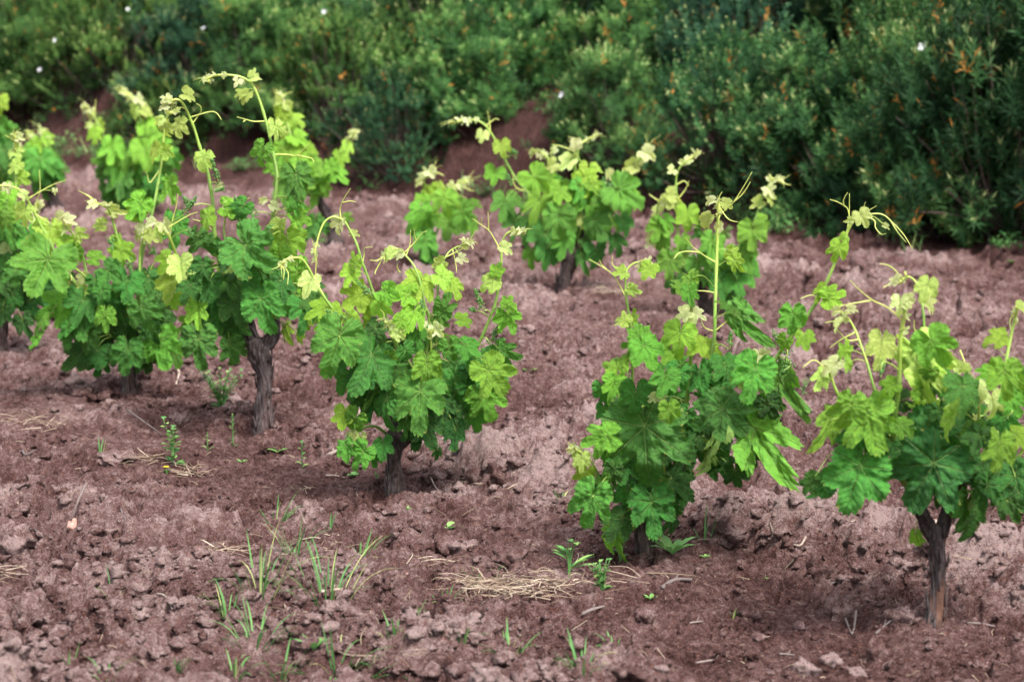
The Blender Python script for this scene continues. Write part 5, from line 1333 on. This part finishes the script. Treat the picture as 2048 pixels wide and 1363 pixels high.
for pts, r, c, lab in [
    ([(172, 1008, .05), (155, 1030, .03), (143, 1052, .02)], 2.4, .45, 'pale stick leaning over the pinkish stone'), ([(236, 1020), (246, 1036), (252, 1048)], 2.2, .3, 'short grey twig right of the pinkish stone'),
    ([(648, 915), (664, 908), (682, 899)], 4.5, .7, 'grey stick pointing at the low left leaves of the short-stemmed vine'), ([(652, 952), (670, 953), (690, 957)], 2.2, .8, 'thin pale twig just below the grey stick'),
    ([(1325, 1174), (1350, 1168), (1384, 1161)], 5, .35, 'thick dark twig on the smooth soil below the leafy vine'), ([(1568, 1110), (1578, 1088), (1600, 1072), (1612, 1062)], 3.2, .8, 'curved pale root on the side of the ridge'),
    ([(1165, 1222), (1185, 1222), (1208, 1220)], 4, .5, 'stubby stick right of the straw patch'), ([(1752, 1268), (1768, 1255), (1788, 1238)], 2.6, .35, 'straight grey twig pointing to the reddish stem'),
    ([(1690, 1246, .01), (1698, 1258), (1703, 1270)], 2.6, .3, 'left leg of the V of twigs by the big pale clod'), ([(1712, 1240, .02), (1708, 1256), (1704, 1270)], 2.6, .45, 'right leg of the V of twigs by the big pale clod'),
    ([(1702, 1062, .02), (1725, 1056, .02), (1745, 1051)], 1.8, .9, 'thin straw-coloured stick on the ridge crest'), ([(1800, 978), (1830, 975), (1860, 973)], 1.6, .3, 'dark thin twig behind the ridge'),
    ([(424, 1172), (445, 1166), (463, 1155)], 2.4, .35, 'dark twig left of the thick grass tuft'), ([(308, 1182), (330, 1195), (345, 1222)], 3, .85, 'pale bent stick below the sparse three-bladed grass'),
    ([(645, 1186), (665, 1182), (692, 1184)], 4.2, .98, 'whitish stick lying in the curling grass'), ([(757, 1145), (758, 1158), (766, 1166)], 2.6, .8, 'short hooked pale twig right of the curling grass'),
    ([(45, 902), (52, 914), (72, 902)], 2.4, .3, 'small crossed twigs at the left'), ([(255, 840, .03), (290, 858, .02), (325, 868)], 2, .25, 'dark thin twig above the flat pale crust'),
    ([(1870, 1090, .08), (1880, 1110, .04), (1884, 1130)], 3, .9, 'pale splinter standing behind the reddish stem'), ([(1560, 1310), (1590, 1312)], 2.5, .5, 'short twig near the whitish clods'),
    ([(1935, 1245), (1965, 1250), (1990, 1256)], 3, .5, 'brown twig right of the reddish stem'), ([(60, 1235), (100, 1250), (145, 1258)], 3, .45, 'twig lying among the lower left clods'),
    ([(1380, 1248), (1405, 1240)], 2.2, .6, 'faint twig below the thick dark twig'), ([(85, 1075), (70, 1065), (60, 1050)], 2, .4, 'thin twig above the crumbly pale heap'),
    ([(1660, 1172), (1680, 1165), (1700, 1166)], 2, .5, 'thin root in the hollow of the ridge'), ([(1908, 458, .05), (1950, 452, .08), (1975, 455, .06), (1978, 478)], 3, .12, 'bare grey branch lying at the foot of the shaded bank'),
    ([(1240, 990), (1252, 975)], 2, .3, 'twig behind the low left leaves of the leafy vine'), ([(960, 1205), (975, 1220)], 3, .2, 'dark twig in the middle of the straw patch'),
    ([(350, 740, .03), (358, 752, .01), (352, 765)], 3, .9, 'pale short stub left of the feathery weed'),
    ([(860, 960, .02), (868, 975, .01), (878, 985)], 1.8, .7, 'bent stalk by the smooth grey clod'), ([(1390, 1330), (1430, 1322), (1460, 1325)], 2.5, .6, 'pale twig at the bottom right of the middle')]:
    twig(pts, r, c, lab)

# ------------------------------------------------------------------ fine litter: broken straw, bits of root and leaf lying on the soil
lit = Acc(); LR = np.random.RandomState(9)
nl_ = 1300
ta = LR.uniform(R(-16), R(16), nl_); rr_ = 1 / LR.uniform(1 / 14.0, 1 / 4.6, nl_)
X_ = rr_ * np.sin(ta); Y_ = rr_ * np.cos(ta)
hx = LR.uniform(0, 6.28, nl_); ln = 0.008 + 0.045 * LR.rand(nl_) ** 2.5
X2, Y2 = X_ + np.cos(hx) * ln, Y_ + np.sin(hx) * ln
z1, z2 = terrain(X_, Y_), terrain(X2, Y2)
for k in range(nl_):
    p = np.array((X_[k], Y_[k], z1[k] + .003)); e = np.array((X2[k], Y2[k], z2[k] + LR.uniform(.002, .012)))
    md = (p + e) / 2 + np.array((LR.normal() * ln[k] * .08, LR.normal() * ln[k] * .08, LR.uniform(.0, .06 * ln[k] + .001)))
    tube(lit, smooth_line([p, md, e], 2), [LR.uniform(.0006, .0016), .0006], 4, (LR.rand() * .8, 0, 0))
lo_ = link('litter', mesh_of('litter', lit, M_STRAW)); lo_['kind'] = 'stuff'
lo_['label'] = 'bits of broken straw and root strewn over the soil'

# ------------------------------------------------------------------ undergrowth of small weeds on the bank
ug = Acc(); UR = np.random.RandomState(21)
for k in range(1700):
    px = UR.uniform(-150, 2250); kx = (px - 1024) / FPX
    t = 6.55 + 1.6 * UR.rand() ** 1.1 - (0.25 if px > 1500 else 0)
    ax, ay = P4[0] + t * 0.714, P4[1] + t * 0.70
    s = (kx * ay - ax) / (0.70 + 0.714 * kx)
    x, y = from_st(s, t)
    cl = float(fbm(x * 1.6, y * 1.6, 2, 31.0))
    if cl < (0.12 if px > 420 else -0.4) or (t < 6.9 and UR.rand() < .6):
        continue
    z = float(terrain(x, y)); h_ = UR.uniform(.05, .17); ty = UR.rand()
    cc = UR.uniform(0.0, .5)
    if ty < (.65 if px < 420 else .35):
        for j in range(12):
            u = UR.uniform(0, 6.28)
            blade(ug, (x + UR.normal() * .03, y + UR.normal() * .03, z - .01), (math.cos(u) * .4, math.sin(u) * .4, 1), h_ * UR.uniform(.6, 1.3), .006, UR.uniform(.2, 1.5), cc if UR.rand() < .8 else .95, 4)
    else:
        for q_ in range(UR.randint(2, 6)):
            e = np.array((UR.normal() * .06, UR.normal() * .06, h_ * UR.uniform(.6, 1)))
            for j in range(9):
                u = UR.uniform(0, 6.28); tt = (j + 1) / 9
                weed_leaf(ug, np.array((x, y, z)) + e * tt, (math.cos(u), math.sin(u), UR.uniform(.2, 1)), .045 * UR.uniform(.7, 1.2), .012, cc, .5)
uo = link('undergrowth', mesh_of('undergrowth', ug, M_GRASS)); uo['kind'] = 'stuff'
uo['label'] = 'patchy small weeds and grass growing on the earth bank under the hedge'
